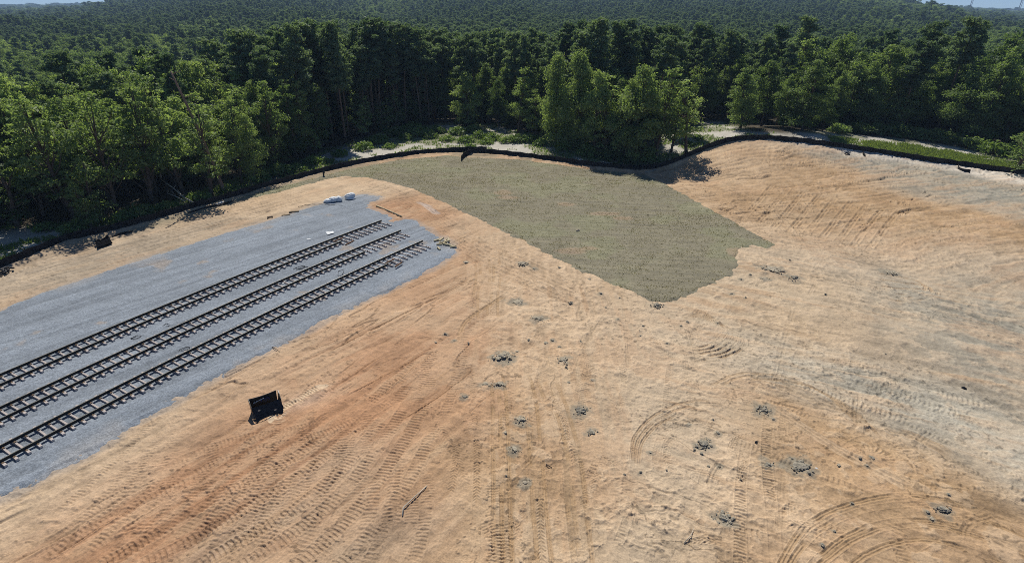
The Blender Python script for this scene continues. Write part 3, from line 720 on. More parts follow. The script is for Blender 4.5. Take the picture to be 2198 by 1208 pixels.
def ground_z(X, Y):
    i = min(int(np.searchsorted(RR, math.hypot(X, Y))), NR - 1)
    a = math.degrees(math.atan2(X, Y)); j = int(round((a + 56) / 112 * (NAZ - 1)))
    return float(gzn[i * NA + min(max(j, 0), NAZ - 1)])
def grid_faces(nr, na, close=True):
    i = np.arange(nr - 1)[:, None] * na; j = np.arange(na)[None, :]
    j2 = (j + 1) % na
    return np.stack([i + j, i + na + j, i + na + j2, i + j2], -1).reshape(-1, 4)[:, ::-1]
GF = grid_faces(NR, NA)
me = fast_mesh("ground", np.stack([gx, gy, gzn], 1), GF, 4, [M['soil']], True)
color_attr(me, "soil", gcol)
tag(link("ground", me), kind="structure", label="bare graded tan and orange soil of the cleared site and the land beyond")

def sheet(vals, z, cols, keep):
    """the grid's faces whose corners are all kept, as a mesh of their own"""
    full = np.zeros(len(gx), bool); full[idx[keep]] = True
    f = GF[full[GF].all(1)]
    used = np.unique(f); remap = np.full(len(gx), -1, np.int64); remap[used] = np.arange(len(used))
    zz = np.zeros(len(gx)); zz[idx] = z
    cc = np.zeros((len(gx), 3), np.float32); cc[idx] = cols
    return np.stack([gx[used], gy[used], zz[used]], 1), remap[f], cc[used]

gzi = gz[idx]
gn = fbm(x / 0.8, y / 0.8, 4, 111); gn2 = fbm(x / 4, y / 4, 4, 112); gs = aniso(x, y, 40, 9, 0.5, 4, 113)
sdg = sd_gravel + (gn - .5) * 0.5 + (gn2 - .5) * 0.15
gcolr = np.array((0.218, 0.245, 0.273)) * (1 + 0.25 * (gn - .5) + 0.22 * (gn2 - .5) + 0.55 * (gs - .5))[:, None]
soil_on = sstep(0.63, 0.73, 0.6 * gn2 + 0.4 * fbm(x / 1.2, y / 1.2, 3, 114)) * sstep(0.5, 3.0, sd_gravel)
lowl = sstep(2.2, 0.3, sd_gravel) * sstep(0.5, 0.62, gn2)
gcolr = gcolr * (1 - 0.5 * soil_on[:, None]) + 0.5 * soil_on[:, None] * np.array((0.34, 0.26, 0.18))
gcolr = gcolr * (1 - 0.3 * lowl[:, None]) + 0.3 * lowl[:, None] * np.array((0.36, 0.32, 0.27))
gh = np.clip(sdg * 0.25, -0.12, 0.07) + (gn - .5) * 0.06 + (fbm(x / 0.25, y / 0.25, 2, 115) - .5) * 0.03 + (gs - .5) * 0.09
V, F, CC = sheet(None, gzi + gh, np.clip(gcolr, 0.02, 0.8), sdg > -0.45)
me = fast_mesh("gravel_bed", V, F, 4, [M['gravel']], True); color_attr(me, "soil", CC)
tag(link("gravel_bed", me), kind="structure", label="blue-grey crushed stone bed under the three tracks")

# seeded grass field: bumpy turf in rows with blades standing on it
trow = aniso(x, y, 97, 10, 0.55, 3, 121)
tn = fbm(x / 0.7, y / 0.7, 4, 122); tn2 = fbm(x / 5, y / 5, 4, 123)
sdt = sd_grass + (fbm(x / 1.4, y / 1.4, 4, 124) - .5) * 0.8
bare = 0 * tn + 0.35 * sstep(0.70, 0.78, 0.45 * tn2 + 0.3 * tn + 0.25 * trow) * 0.8
for (px, py, a, b) in ((1080, 415, 1.6, 1.6), (1090, 425, 2, 1), (1230, 540, 2.2, 1.0), (1260, 535, 1.5, .7), (1215, 440, 1.6, 1), (1300, 460, 2.5, 1), (1340, 470, 2.0, .8), (1590, 545, 2.0, 1.8)):
    X, Y = P(px, py)
    bare = np.maximum(bare, 0.55 * sstep(0.35, 0.75, np.exp(-(((x - X) / a) ** 2 + ((y - Y) / b) ** 2)) + 0.5 * (tn - .5)))
tcol = np.array((0.226, 0.204, 0.140)) * (1 + 0.28 * (tn - .5) + 0.4 * (tn2 - .5) + 0.34 * (trow - .5))[:, None]
grn = sstep(0.5, 0.65, tn2)
tcol = tcol * (1 - 0.25 * grn[:, None]) + 0.25 * grn[:, None] * np.array((0.17, 0.20, 0.09))
tcol = tcol * (1 - bare[:, None]) + bare[:, None] * np.array((0.35, 0.25, 0.165))
th = np.clip(sdt * 0.3, -0.15, 0.06) + hg * 0.2 + (tn - .5) * 0.10 + (trow - .5) * 0.19
V, F, CC = sheet(None, gzi + np.maximum(th, np.where(sd_site < 1.3, hg - .1, -.2)) + 0.02, np.clip(tcol, 0.02, 0.6), sdt > -0.4)
nq = len(F)
def blades_on(poly, n, hgt, wid, seed, zfun):
    r = np.random.default_rng(seed)
    lo, hi = np.array(poly).min(0), np.array(poly).max(0)
    bx = r.uniform(lo[0], hi[0], n); by = r.uniform(lo[1], hi[1], n)
    k = poly_sd(bx, by, poly) > 0.1
    bx, by = bx[k], by[k]
    return bx, by, r
bx, by, r = blades_on(GRASS, 260000, 0, 0, 5, None)
k = r.uniform(0, 1, len(bx)) < sstep(0.42, 0.6, aniso(bx, by, 97, 10, 0.55, 3, 121)) * 0.75 + 0.25
k &= sstep(0.66, 0.72, 0.45 * fbm(bx / 5, by / 5, 4, 123) + 0.3 * fbm(bx / .7, by / .7, 4, 122) + 0.25 * aniso(bx, by, 97, 10, .55, 3, 121)) < 0.5
bx, by = bx[k], by[k]
bz = terrain(bx, by) + 0.02 + (fbm(bx / 0.7, by / 0.7, 4, 122) - .5) * 0.08 + (aniso(bx, by, 97, 10, .55, 3, 121) - .5) * 0.16 + 0.05
def tri_blades(bx, by, bz, r, hmin, hmax, wmin, wmax, lean=0.5):
    n = len(bx); a = r.uniform(0, 2 * np.pi, n); hh = r.uniform(hmin, hmax, n); ww = r.uniform(wmin, wmax, n) / 2
    ux, uy = np.cos(a), np.sin(a); lx = r.uniform(-lean, lean, n) * hh; ly = r.uniform(-lean, lean, n) * hh
    v = np.stack([np.stack([bx - ux * ww, by - uy * ww, bz - .03], 1), np.stack([bx + ux * ww, by + uy * ww, bz - .03], 1), np.stack([bx + lx, by + ly, bz + hh], 1)], 1).reshape(-1, 3)
    return v, np.arange(3 * n).reshape(-1, 3)
bv, bf = tri_blades(bx, by, bz, r, 0.03, 0.09, 0.08, 0.20, 1.2)
# the sheet's quads as triangles, then the blades, in one mesh
Ft = np.concatenate([F[:, [0, 1, 2]], F[:, [0, 2, 3]]])
me = fast_mesh("grass", np.concatenate([V, bv]), np.concatenate([Ft, bf + len(V)]), 3, [M['turf'], M['turf_blade']], True, np.concatenate([np.zeros(len(Ft)), np.ones(len(bf))]))
color_attr(me, "soil", np.concatenate([CC, np.full((len(bv), 3), 0.2)]))
tn_b = np.repeat(r.uniform(0, 1, len(bx)), 3)
color_attr(me, "tone", np.concatenate([np.zeros((len(V), 3)), np.repeat(tn_b[:, None], 3, 1)]))
tag(link("grass", me), "newly seeded olive-grey grass in faint rows between soil and black fence", "grass", kind="stuff")

# meadow strip behind the fence on the far side of the rise
bx, by, r = blades_on(MEADOW, 45000, 0, 0, 6, None)
k = fbm(bx / 1.8, by / 1.8, 4, 131) + r.uniform(-.12, .12, len(bx)) > .35
bx, by = bx[k], by[k]
bz = terrain(bx, by) + (fbm(bx / 2.4, by / 2.4, 5, 101) - .5) * .35
bv, bf = tri_blades(bx, by, bz, r, 0.2, 0.6, 0.12, 0.3, 0.6)
me = fast_mesh("meadow_grass", bv, bf, 3, [M['meadow']]); t_ = np.repeat(fbm(bx / 3, by / 3, 3, 130) * .7 + r.uniform(0, .3, len(bx)), 3)
color_attr(me, "tone", np.repeat(t_[:, None], 3, 1))
tag(link("grass", me), "bright green tall grass strip between black fence and dark woods", "grass", kind="stuff")
# low weeds dotted over the sand between fence and forest
fx, fy = P(*np.array([(rs.uniform(-50, 1700), rs.uniform(255, 600)) for _ in range(140000)]).T)
ok = (poly_sd(fx, fy, SITE) < -0.6) & (poly_sd(fx, fy, CLEAR) > -3)
fx, fy = fx[ok], fy[ok]
gk = sstep(0.40, 0.53, 0.5 * fbm(fx / 2.4, fy / 2.4, 5, 101) + .5 * fbm(fx / 7, fy / 7, 3, 102)) > rs.uniform(0, 1, len(fx))
fx, fy = fx[gk], fy[gk]
bz = terrain(fx, fy) + (fbm(fx / 2.4, fy / 2.4, 5, 101) - .5) * .35
bv, bf = tri_blades(fx, fy, bz, rs, 0.15, 0.5, 0.12, 0.35, 0.8)
me = fast_mesh("undergrowth", bv, bf, 3, [M['weed']]); t_ = np.repeat(rs.uniform(0, 1, len(fx)), 3)
color_attr(me, "tone", np.repeat(t_[:, None], 3, 1))
tag(link("undergrowth", me), "sparse low green weeds on the pale sand outside the fence", "weeds", kind="stuff")
del xw, yw, wob, wob2, n3
# ------------------------------------------------------------------ the three tracks
UP = [[(0, 806.7), (57, 782.9), (380, 642), (456.5, 612.9), (540, 574.6), (640, 538), (739.4, 501), (816, 471)],
      [(0, 870.4), (91.4, 831.4), (165.7, 798), (198, 780), (380, 697.6), (493, 645.6), (640, 585.5), (700, 561), (752.6, 535), (860, 492.7)],
      [(0, 955), (91.4, 904.7), (165.7, 863.8), (247.5, 824.2), (330, 784.8), (391, 758.6), (493, 708.5), (589.5, 663), (731, 598.7), (805.6, 563), (911.6, 516)]]
LOWEND = [(735, 517), (788, 540), (843, 568)]
TIEEND = [(830, 480), (872, 504), (927, 531)]
RAIL_TOP = 0.02 + 0.20 + 0.19
uw = [PP(u, RAIL_TOP) for u in UP]
o_ = uw[2][0]; dv = uw[2][-1] - uw[2][0]; dv /= np.linalg.norm(dv); nv = np.array([dv[1], -dv[0]])
A_, B_ = [], []
for k, u in enumerate(uw):
    for q in u:
        s = (q - o_) @ dv; n = (q - o_) @ nv
        row = [0, 0, 0, s / 40, (s / 40) ** 2]; row[k] = 1
        A_.append(row); B_.append(n)
sol, *_ = np.linalg.lstsq(np.array(A_), np.array(B_), rcond=None)
print("track fit", sol, "resid", np.abs(np.array(A_) @ sol - np.array(B_)).max())
def track_pt(k, s, n):
    """point at along-distance s and n metres across from track k's far rail"""
    q = sol[k] + sol[3] * s / 40 + sol[4] * (s / 40) ** 2
    sl_ = sol[3] / 40 + 2 * sol[4] * s / 1600
    t = (dv + sl_ * nv) / math.hypot(1, sl_); m = np.array([t[1], -t[0]])
    p = o_ + s * dv + q * nv + n * m
    return p, math.atan2(t[1], t[0])
GAUGE = 1.51
def rail_mesh(k, s0, s1, n):
    prof = [(-.076, 0), (.076, 0), (.076, .02), (.018, .045), (.014, .14), (.042, .153), (.042, .188), (.034, .194), (-.034, .194), (-.042, .188), (-.042, .153), (-.014, .14), (-.018, .045), (-.076, .02)]
    b = MB(); m = len(prof)
    ss = np.linspace(s0, s1, max(3, int((s1 - s0) / 1.5)))
    for s in ss:
        p, a = track_pt(k, s, n); ux, uy = math.sin(a), -math.cos(a)
        z = float(terrain(*p)) + 0.02 + 0.205
        for (u, w) in prof: b.v.append((p[0] + ux * u, p[1] + uy * u, z + w))
    for i in range(len(ss) - 1):
        for j in range(m):
            b.f.append((i * m + j, i * m + (j + 1) % m, (i + 1) * m + (j + 1) % m, (i + 1) * m + j)); b.m.append(1 if j in (6, 7, 8) else 0)
    b.f.append(tuple(range(m))[::-1]); b.m.append(0); e = (len(ss) - 1) * m
    b.f.append(tuple(range(e, e + m))); b.m.append(0)
    return b.mesh("rail", [M['rail'], M['rail_head']])
def tie_mesh(seed):
    """concrete sleeper with a dipped middle, and the rail clips cast on it"""
    b = MB(); r = random.Random(seed)
    xs = [-1.29, -1.25, -1.05, -0.45, 0.45, 1.05, 1.25, 1.29]; tops = [.13, .19, .20, .165, .165, .20, .19, .13]; wt = [.07, .08, .08, .058, .058, .08, .08, .07]; wb = [.085, .095, .095, .07, .07, .095, .095, .085]
    for X, t, a, c in zip(xs, tops, wt, wb):
        b.v += [(X, -c, -.04), (X, c, -.04), (X, a, t), (X, -a, t)]
    for i in range(len(xs) - 1):
        for j in range(4): b.f.append((i * 4 + j, i * 4 + (j + 1) % 4, (i + 1) * 4 + (j + 1) % 4, (i + 1) * 4 + j)[::-1]); b.m.append(0)
    b.f.append((0, 1, 2, 3)); b.m.append(0); e = (len(xs) - 1) * 4; b.f.append((e + 3, e + 2, e + 1, e)); b.m.append(0)
    for c in (-GAUGE / 2, GAUGE / 2):
        for d in (-.13, .13):
            b.box((c + d, 0, .222), (.085, .13, .05), m=1, taper=.6)
            b.box((c + d * 1.45, .0, .207), (.05, .17, .03), m=1)
    return b.mesh("tie", [M['tie'], M['clip']])
tms = [tie_mesh(i) for i in range(2)]
def s_of(px, k, h):
    p = PP([px], h)[0]
    return (p - o_) @ dv
LBL = ["railway track on concrete ties, farthest of the three from the orange soil bank", "middle railway track of the three on the grey gravel bed", "railway track nearest the black steel hopper, along the edge of the orange soil"]
for k in range(3):
    s1 = (uw[k][-1] - o_) @ dv
    sl1 = s_of(LOWEND[k], k, RAIL_TOP); te = s_of(TIEEND[k], k, 0.2)
    s0 = (uw[k][0] - o_) @ dv - 2.5
    p, a = track_pt(k, (s0 + s1) / 2, GAUGE / 2)
    t = thing("railway_track", LBL[k], "railway track", (0, 0, 0), 0, "unfinished railway tracks on the gravel bed")
    link("rail", rail_mesh(k, s0, s1, 0.0), t); link("rail", rail_mesh(k, s0, sl1, GAUGE), t)
    sps = [te]
    while sps[-1] > s0 and len(sps) < 98: sps.append(sps[-1] - float(np.interp((sps[-1] - s0) / (te - s0), [0, 1], [.62, .77])))
    n = len(sps)
    print("ties", k, n, s1 - s0)
    for i in range(min(n, 98)):
        s = sps[i] + random.uniform(-.03, .03)
        p, a = track_pt(k, s, GAUGE / 2)
        link("tie", tms[i % 2], t, (p[0], p[1], float(terrain(*p)) + .02), (random.uniform(-.012, .012), 0, a - math.pi / 2 + random.uniform(-.03, .03)))

# ------------------------------------------------------------------ silt fence runs, hooks, stakes
def fence_run(label, pts, hgt, seed, lean=0.0, stakes=True, cat="silt fence", step=0.5):
    r = random.Random(seed); b = MB()
    line = smooth_line(pts, step)
    n = len(line); base = None
    rows = [(0.0, -0.05), (0.0, .25), (.02, .6), (0.0, 1.0)]
    th = .03; V = []
    for i, p in enumerate(line):
        t = line[min(i + 1, n - 1)] - line[max(i - 1, 0)]; t /= np.linalg.norm(t); m = np.array([t[1], -t[0]])
        sag = -0.13 * abs(math.sin(i * step * math.pi / 2.4)) * (.4 + r.random() * .8) - .06 * vnoise(np.array([i * .13]), np.array([seed]), 3)[0]
        z0 = float(terrain(*p)); bul = .10 * (vnoise(np.array([i * .5]), np.array([seed + .5]), 4)[0] - .5)
        for side in (-1, 1):
            for (o, f) in (rows if side < 0 else rows[::-1]):
                q = p + m * (side * th / 2 + bul * math.sin(f * 3.1) - lean * f * hgt + r.uniform(-.02, .02))
                zz = z0 + (f * (hgt + sag) if f > 0 else -.08)
                V.append((q[0], q[1], zz))
    k = 8
    b.v = V
    for i in range(n - 1):
        for j in range(k): b.f.append((i * k + j, i * k + (j + 1) % k, (i + 1) * k + (j + 1) % k, (i + 1) * k + j)); b.m.append(0)
    b.f.append(tuple(range(k))[::-1]); b.f.append(tuple(range((n - 1) * k, n * k))); b.m += [0, 0]
    t = thing("silt_fence", label, cat, (0, 0, 0))
    link("fabric", b.mesh("fabric", [M['fabric']], False), t)
    if stakes:
        sb = MB(); sb.box((0, 0, .5), (.05, .05, 1.1), taper=.9); sm = sb.mesh("stake", [M['stake']])
        every = max(int(2.4 / step), 1)
        for i in list(range(1, n - 1, every))[:98]:
            p = line[i]; tt = line[min(i + 1, n - 1)] - line[i - 1]; tt /= np.linalg.norm(tt); m = np.array([tt[1], -tt[0]])
            q = p - m * .06
            link("stake", sm, t, (q[0], q[1], float(terrain(*q)) + hgt - .93), (random.uniform(-.06, .06), random.uniform(-.06, .06), random.random()))
    return t
fence_run("long black silt fence running from beside the gravel bed along the tall forest edge", FENCE_L, 1.05, 1)
fence_run("black silt fence along the upper edge of the olive grass field", FENCE_M, 1.05, 2)
fence_run("black silt fence curving over the bare soil rise towards the bright green meadow strip", FENCE_R, 1.1, 3)
fence_run("short black silt fence hook on the rise, farther from the small dark tree", PP([(1866, 327), (1855, 327), (1851, 332), (1857, 338)]), .55, 4, stakes=False, step=.2)
fence_run("curled black silt fence hook on pale sand near the small dark fence tree", PP([(2088, 355), (2070, 352), (2056, 357), (2060, 366), (2082, 371)]), .55, 5, stakes=False, step=.2)
# loose folds of old fabric along the foot of the fence
def fold(label, pts, w, seed, name="loose_fabric", mt='fabric', hh=.12):
    r = random.Random(seed); line = smooth_line(pts, .35); n = len(line); b = MB(); k = 7
    for i, p in enumerate(line):
        t = line[min(i + 1, n - 1)] - line[max(i - 1, 0)]; t /= np.linalg.norm(t) + 1e-9; m = np.array([t[1], -t[0]])
        taper = .35 + .65 * math.sin(math.pi * (i + .5) / n)
        for j in range(k):
            a = math.pi * j / (k - 1)
            q = p - m * math.cos(a) * w / 2 * taper * r.uniform(.7, 1.2)
            b.v.append((q[0], q[1], float(terrain(*q)) + .06 + (math.sin(a) * hh + (.0 if j in (0, k - 1) else .02)) * r.uniform(.5, 1.4) * taper - (.08 if j in (0, k - 1) else 0)))
    for i in range(n - 1):
        for j in range(k): b.f.append((i * k + j, i * k + (j + 1) % k, (i + 1) * k + (j + 1) % k, (i + 1) * k + j)); b.m.append(0)
    b.f.append(tuple(range(k))[::-1]); b.f.append(tuple(range((n - 1) * k, n * k))); b.m += [0, 0]
    return tag(link(name, b.mesh(name, [M[mt]])), label, "fabric")
fold("dirty black fabric fold lying along the fence foot below the leaning bare trunk", PP([(405, 458), (440, 447), (475, 440), (500, 432)]), .7, 1)
fold("pale crumpled fabric scrap at the fence foot below the leaning bare trunk", PP([(462, 440), (470, 437), (480, 434)]), .8, 2, mt='white')
fold("rumpled black fabric fold on white sand between the two fence hooks", PP([(1955, 342), (1985, 346), (2020, 352), (2050, 355)]), .8, 3)
fold("dusty black fabric fold on pale sand beyond the curled fence hook", PP([(2090, 353), (2120, 357), (2150, 364)]), .8, 4)
fold("dark sandy fabric fold in the dip where the fences meet beside the grass corner", PP([(1385, 371), (1400, 368), (1412, 364)]), .7, 5, mt='clay')
fold("torn black fabric strip lying by the fence next to the flat black sheet", PP([(242, 508), (262, 502), (285, 497)]), .5, 6)

# ------------------------------------------------------------------ black steel hopper on the orange soil
def plate(pts, th, Mx, holes=()):
    """an outlined steel plate (2-D points in its own plane) of thickness th"""
    b = MB(); n = len(pts)
    v = [Mx @ Vector((p[0], -th / 2, p[1])) for p in pts] + [Mx @ Vector((p[0], th / 2, p[1])) for p in pts]
    b.add(v, [tuple(range(n)), tuple(range(2 * n - 1, n - 1, -1))] + [(i, i + n, (i + 1) % n + n, (i + 1) % n) for i in range(n)])
    return b
hx, hy = P(603, 899); hx0, hy0 = P(551, 907)
# corners on the ground: near-left foot, near-right foot, far-left foot
nl = PP([(551, 909)])[0]; nr_ = PP([(608, 889)])[0]; fl = PP([(530, 888)])[0]
ax = nr_ - nl; Wd = float(np.linalg.norm(ax)); ax /= Wd; ay = np.array([-ax[1], ax[0]]); Dp = max(1.25, float((fl - nl) @ ay))
print("hopper", Wd, Dp)
HZ = 1.10
hz = ground_z(*nl) - .03
hop = thing("steel_hopper", "black open-topped steel hopper with arched plates standing on orange soil", "hopper", (nl[0], nl[1], hz), math.atan2(ax[1], ax[0]))
def arch_out(w, hgt, leg, rise, flare):
    """plate outline: straight sides, concave arch cut into the lower edge, slightly dished top edge"""
    o = [(-flare, hgt), (0, 0)]
    for i in range(13):
        a = math.pi * i / 12
        o.append((leg + (w - 2 * leg) * (1 - math.cos(a)) / 2, .02 + rise * math.sin(a) ** .8))
    o += [(w, 0), (w + flare, hgt)]
    for i in range(1, 8): o.append((w + flare - (w + 2 * flare) * i / 8, hgt - .06 * math.sin(math.pi * i / 8)))
    return o
I4 = Matrix.Identity(4)
HF, YF = .86, .74
Mf = Matrix.Rotation(-math.atan2(YF, HF), 4, 'X')
LF = math.hypot(HF, YF)
fo_ = [(-.02, LF), (.04, LF * .5), (0, 0)] + [(.10 + (Wd - .2) * (1 - math.cos(math.pi * i / 12)) / 2, .02 + .20 * math.sin(math.pi * i / 12) ** .8) for i in range(13)] + [(Wd, 0), (Wd + .16, LF * .52), (Wd + .02, LF)] + [(Wd - Wd * i / 8, LF - .05 * math.sin(math.pi * i / 8)) for i in range(1, 8)]
fr = link("long_plate", plate(fo_, .04, Mf).mesh("long_plate", [M['hopper']]), hop)
bk = link("long_plate", plate(arch_out(Wd, HZ, .10, .30, .06), .04, Matrix.Translation((0, Dp, 0)) @ Matrix.Rotation(R(-4), 4, 'X')).mesh("long_plate", [M['hopper']]), hop)
e1 = Matrix.Rotation(R(90), 4, 'Z')
eo = [(0, 0)] + [(.10 + (Dp - .2) * (1 - math.cos(math.pi * i / 12)) / 2, .02 + .42 * math.sin(math.pi * i / 12) ** .8) for i in range(13)] + [(Dp, 0), (Dp + .08, HZ), (Dp * .8, HZ * .93), (YF, HF)]
link("end_plate", plate(eo, .04, Matrix.Translation((-.02, 0, 0)) @ e1).mesh("end_plate", [M['hopper']]), hop)
link("end_plate", plate(eo, .04, Matrix.Translation((Wd + .02, 0, 0)) @ Matrix.Rotation(R(9), 4, 'Y') @ e1).mesh("end_plate", [M['hopper']]), hop)
gb = MB()
for i in range(26): gb.box((.08 + (Wd - .16) * i / 25, YF + .12, .50 + .02 * (i % 2)), (.025, .30, .02))
for j in range(9): gb.box((Wd / 2, YF - .02 + .28 * j / 8, .525), (Wd - .1, .02, .02))
link("grate", gb.mesh("grate", [M['clay']]), hop)
st = MB(); nn = 28
for i in range(nn):
    a0 = 2 * math.pi * i / nn; a1 = 2 * math.pi * (i + 1) / nn
    q = lambda a, s: (.30 * s * math.cos(a), -.003, .15 * s * math.sin(a))
    st.add([q(a0, 1), q(a1, 1), q(a1, .86), q(a0, .86)], [(0, 1, 2, 3)])
    st.add([q(a0, .86), q(a1, .86), (0, -.003, 0)], [(0, 1, 2)], 1)
for i, (u, w) in enumerate(((-.12, .05), (0, .05), (.12, .05), (-.06, -.04), (.06, -.04))): st.box((u, -.006, w), (.08, .004, .04), m=0)
link("sticker", st.mesh("sticker", [M['blue'], M['hopper']]), bk, (Wd * .58, Dp - .06, HZ * .66), (R(-4), 0, 0))
sw = MB(); rr_ = random.Random(2)
for i in range(7): sw.box((-.42 + i * .10, -.005, -.02 + .022 * i + rr_.uniform(-.02, .02)), (.13, .004, .035 + .03 * rr_.random()), Matrix.Rotation(R(-12), 3, 'Y'))
link("paint_streak", sw.mesh("paint_streak", [M['white']]), bk, (Wd * .40, Dp - .065, HZ * .70), (R(-4), 0, 0))
for u in (.22, .78):
    lb = MB(); n_ = 12
    ring = [(.085 * math.cos(2 * math.pi * i / n_), 0, .05 * math.sin(2 * math.pi * i / n_)) for i in range(n_)]
    lb.add(ring, [tuple(range(n_))])
    link("slot", lb.mesh("slot", [M['clay_dry']]), fr, Mf @ Vector((Wd * u, -.026, LF * (.72 if u < .5 else .45))), (-math.atan2(YF, HF), 0, 0))
oval = MB()
for i in range(20):
    a0 = 2 * math.pi * i / 20; a1 = 2 * math.pi * (i + 1) / 20; q = lambda a, s: (.42 * s * math.cos(a), -.028, .12 * s * math.sin(a))
    oval.add([q(a0, 1), q(a1, 1), q(a1, .9), q(a0, .9)], [(0, 1, 2, 3)])
link("raised_rim", oval.mesh("raised_rim", [M['rubber']]), fr, Mf @ Vector((Wd * .42, 0, LF * .5)), (-math.atan2(YF, HF), 0, 0))

# ------------------------------------------------------------------ flat black sheet and the roll at the edge
c4 = PP([(206, 525), (235, 515), (243, 526), (210, 536)]); b = MB(); n1_, n2_ = 14, 9; r = random.Random(9)
for top in (1, 0):
    for i in range(n1_):
        for j in range(n2_):
            u, v = i / (n1_ - 1), j / (n2_ - 1)
            q = (c4[0] * (1 - u) + c4[1] * u) * (1 - v) + (c4[3] * (1 - u) + c4[2] * u) * v
            z = ground_z(*q) + .22 + .45 * max(0, 1 - v * 1.4) * (.75 + .25 * math.cos(u * 6)) * (.6 + .5 * abs(u - .4)) + .05 * r.random()
            b.v.append((q[0], q[1], z - (0 if top else .04 + (.10 if v > .9 else 0))))
nnn = n1_ * n2_
for i in range(n1_ - 1):
    for j in range(n2_ - 1):
        a = i * n2_ + j; f = (a, a + 1, a + n2_ + 1, a + n2_)
        b.f += [f, tuple(q + nnn for q in f[::-1])]; b.m += [0, 0]
rim = [(i * n2_) for i in range(n1_)] + [(n1_ - 1) * n2_ + j for j in range(1, n2_)] + [i * n2_ + n2_ - 1 for i in range(n1_ - 2, -1, -1)] + [j for j in range(n2_ - 2, 0, -1)]
for i in range(len(rim)):
    a, c = rim[i], rim[(i + 1) % len(rim)]; b.f.append((a, c, c + nnn, a + nnn)); b.m.append(0)
tag(link("plastic_sheet", b.mesh("plastic_sheet", [M['matte_black']])), "stiff black plastic sheet propped on tan soil between fence and gravel bed", "plastic sheet")
p0 = PP([(2, 590), (10, 586), (20, 583)]); b = MB()
for k in range(3):
    q = p0[k]; z = float(terrain(*q)); ring = [(q[0] + .55 * math.cos(a) * (1 - .12 * k), q[1] + .45 * math.sin(a), z + .22 + .1 * math.sin(a * 2 + k) + .05 * k) for a in np.linspace(0, 5.6, 18)]
    b.tube(ring, .10, 6)
tag(link("pipe_coil", b.mesh("pipe_coil", [M['rubber']], True)), "coil of black corrugated pipe lying by the fence on sand", "pipe coil")

# ------------------------------------------------------------------ bulk bags
def bag(label, px, w, hgt, lumps, seed):
    r = random.Random(seed); X, Y = P(*px); b = MB()
    for (dx, dy, dz, a, c, d, rz) in lumps: b.lump((dx, dy, dz), (a, c, d), r.randint(0, 999), 3, .10, 0, rz)
    o = link("bulk_bag", b.mesh("bulk_bag", [M['white']], False), None, (float(X), float(Y), float(terrain(X, Y)) + .05)); o.scale = (.88, .88, .78)
    return tag(o, label, "bag", "white bulk bags on the gravel bed")
bag("slumped long white bulk bag with two humps on the far gravel edge", (716, 434), 2, 1, [(-.7, -.2, .28, 1.5, 1.2, .8, .3), (.0, .1, .42, 1.6, 1.3, 1.0, .4), (.75, .4, .38, 1.2, 1.2, 1.1, .1), (-1.1, -.3, .15, .9, .8, .4, .0)], 3)
bag("round upright white bulk bag alone beside the slumped two-humped one", (752, 427), 1.4, 1, [(0, 0, .48, 1.5, 1.4, 1.15, 0), (.25, .1, .62, 1.2, 1.1, 1.0, .5), (-.3, .0, .42, 1.2, 1.1, .9, .2), (.1, -.25, .2, 1.7, 1.3, .5, 0)], 4)

# ------------------------------------------------------------------ timber offcuts, plank, rail joints, straps, scraps
def bar(name, label, cat, px, length, w, hgt, ang, mt, group=None, lift=.07, tilt=0.0):
    X, Y = P(*px); b = MB(); b.box((0, 0, hgt / 2), (length, w, hgt), taper=.96)
    o = link(name, b.mesh(name, [M[mt]]), None, (float(X), float(Y), float(terrain(X, Y)) + lift), (0, tilt, ang))
    return tag(o, label, cat, group)
oc = [((938, 518), 40), ((944, 523), 95), ((948, 519), 60), ((953, 524), 10), ((956, 519), 75), ((961, 523), 35), ((943, 527), 5), ((957, 527), 165), ((966, 529), 140), ((973, 532), 20), ((942, 536), 120), ((963, 519), 100)]
ol = ["pale timber block lying apart below the heap, nearest the last tie"]
names = {10: ol[0], 9: "pale timber block reaching farthest out towards the orange soil corner", 8: "pale timber block slightly apart on the corner side of the heap", 0: "pale timber block at the heap's end facing the tracks"}
for i, (px, a) in enumerate(oc):
    bar("timber_block", names.get(i, "short pale timber block tossed in the heap at the gravel corner"), "timber block", px, random.uniform(.6, .85), .2, .18, R(a), 'pale_wood', "pale timber blocks heaped at the gravel corner", .07 + (.17 if i in (2, 5, 11) else 0), random.uniform(-.15, .15))
pa, pb = PP([(808, 443), (863, 467)]); L_ = float(np.linalg.norm(pb - pa)); mid_ = (pa + pb) / 2
b = MB(); b.tube([(-L_ / 2, 0, 0), (-L_ / 6, .03, 0.02), (L_ / 6, .05, .02), (L_ / 2, 0, 0)], .09, 7)
tag(link("wood_pole", b.mesh("wood_pole", [M['pale_wood']], True), None, (mid_[0], mid_[1], float(terrain(*mid_)) + .12), (0, 0, math.atan2((pb - pa)[1], (pb - pa)[0]))), "long pale wooden pole across the orange soil notch beyond the tracks", "pole")
ra = track_pt(0, 20, 0)[1]
for (px, ln, lab, dz, aa) in (((727, 520), 1.5, "rusty rail joint bar lying on the ties of the farthest track", .27, 0), ((751, 523), 1.5, "rusty rail joint bar on gravel below the end of the farthest track", .07, .1),
                         ((838, 566), 1.4, "rusty rail joint bar on the ties at the rail end facing the orange soil", .27, .0), ((856, 573), 1.3, "rusty rail joint bar on tie ends near the timber blocks", .24, .15)):
    bar("joint_bar", lab, "rail joint bar", px, ln, .16, .10, ra + aa, 'rust', "rusty rail joint bars", dz)
bar("scrap_wood", "thin dark wood scrap on the upper gravel edge, nearer the white bags", "wood scrap", (631, 456), 1.3, .3, .12, .35, 'stake', "dark wood scraps on the gravel edge")
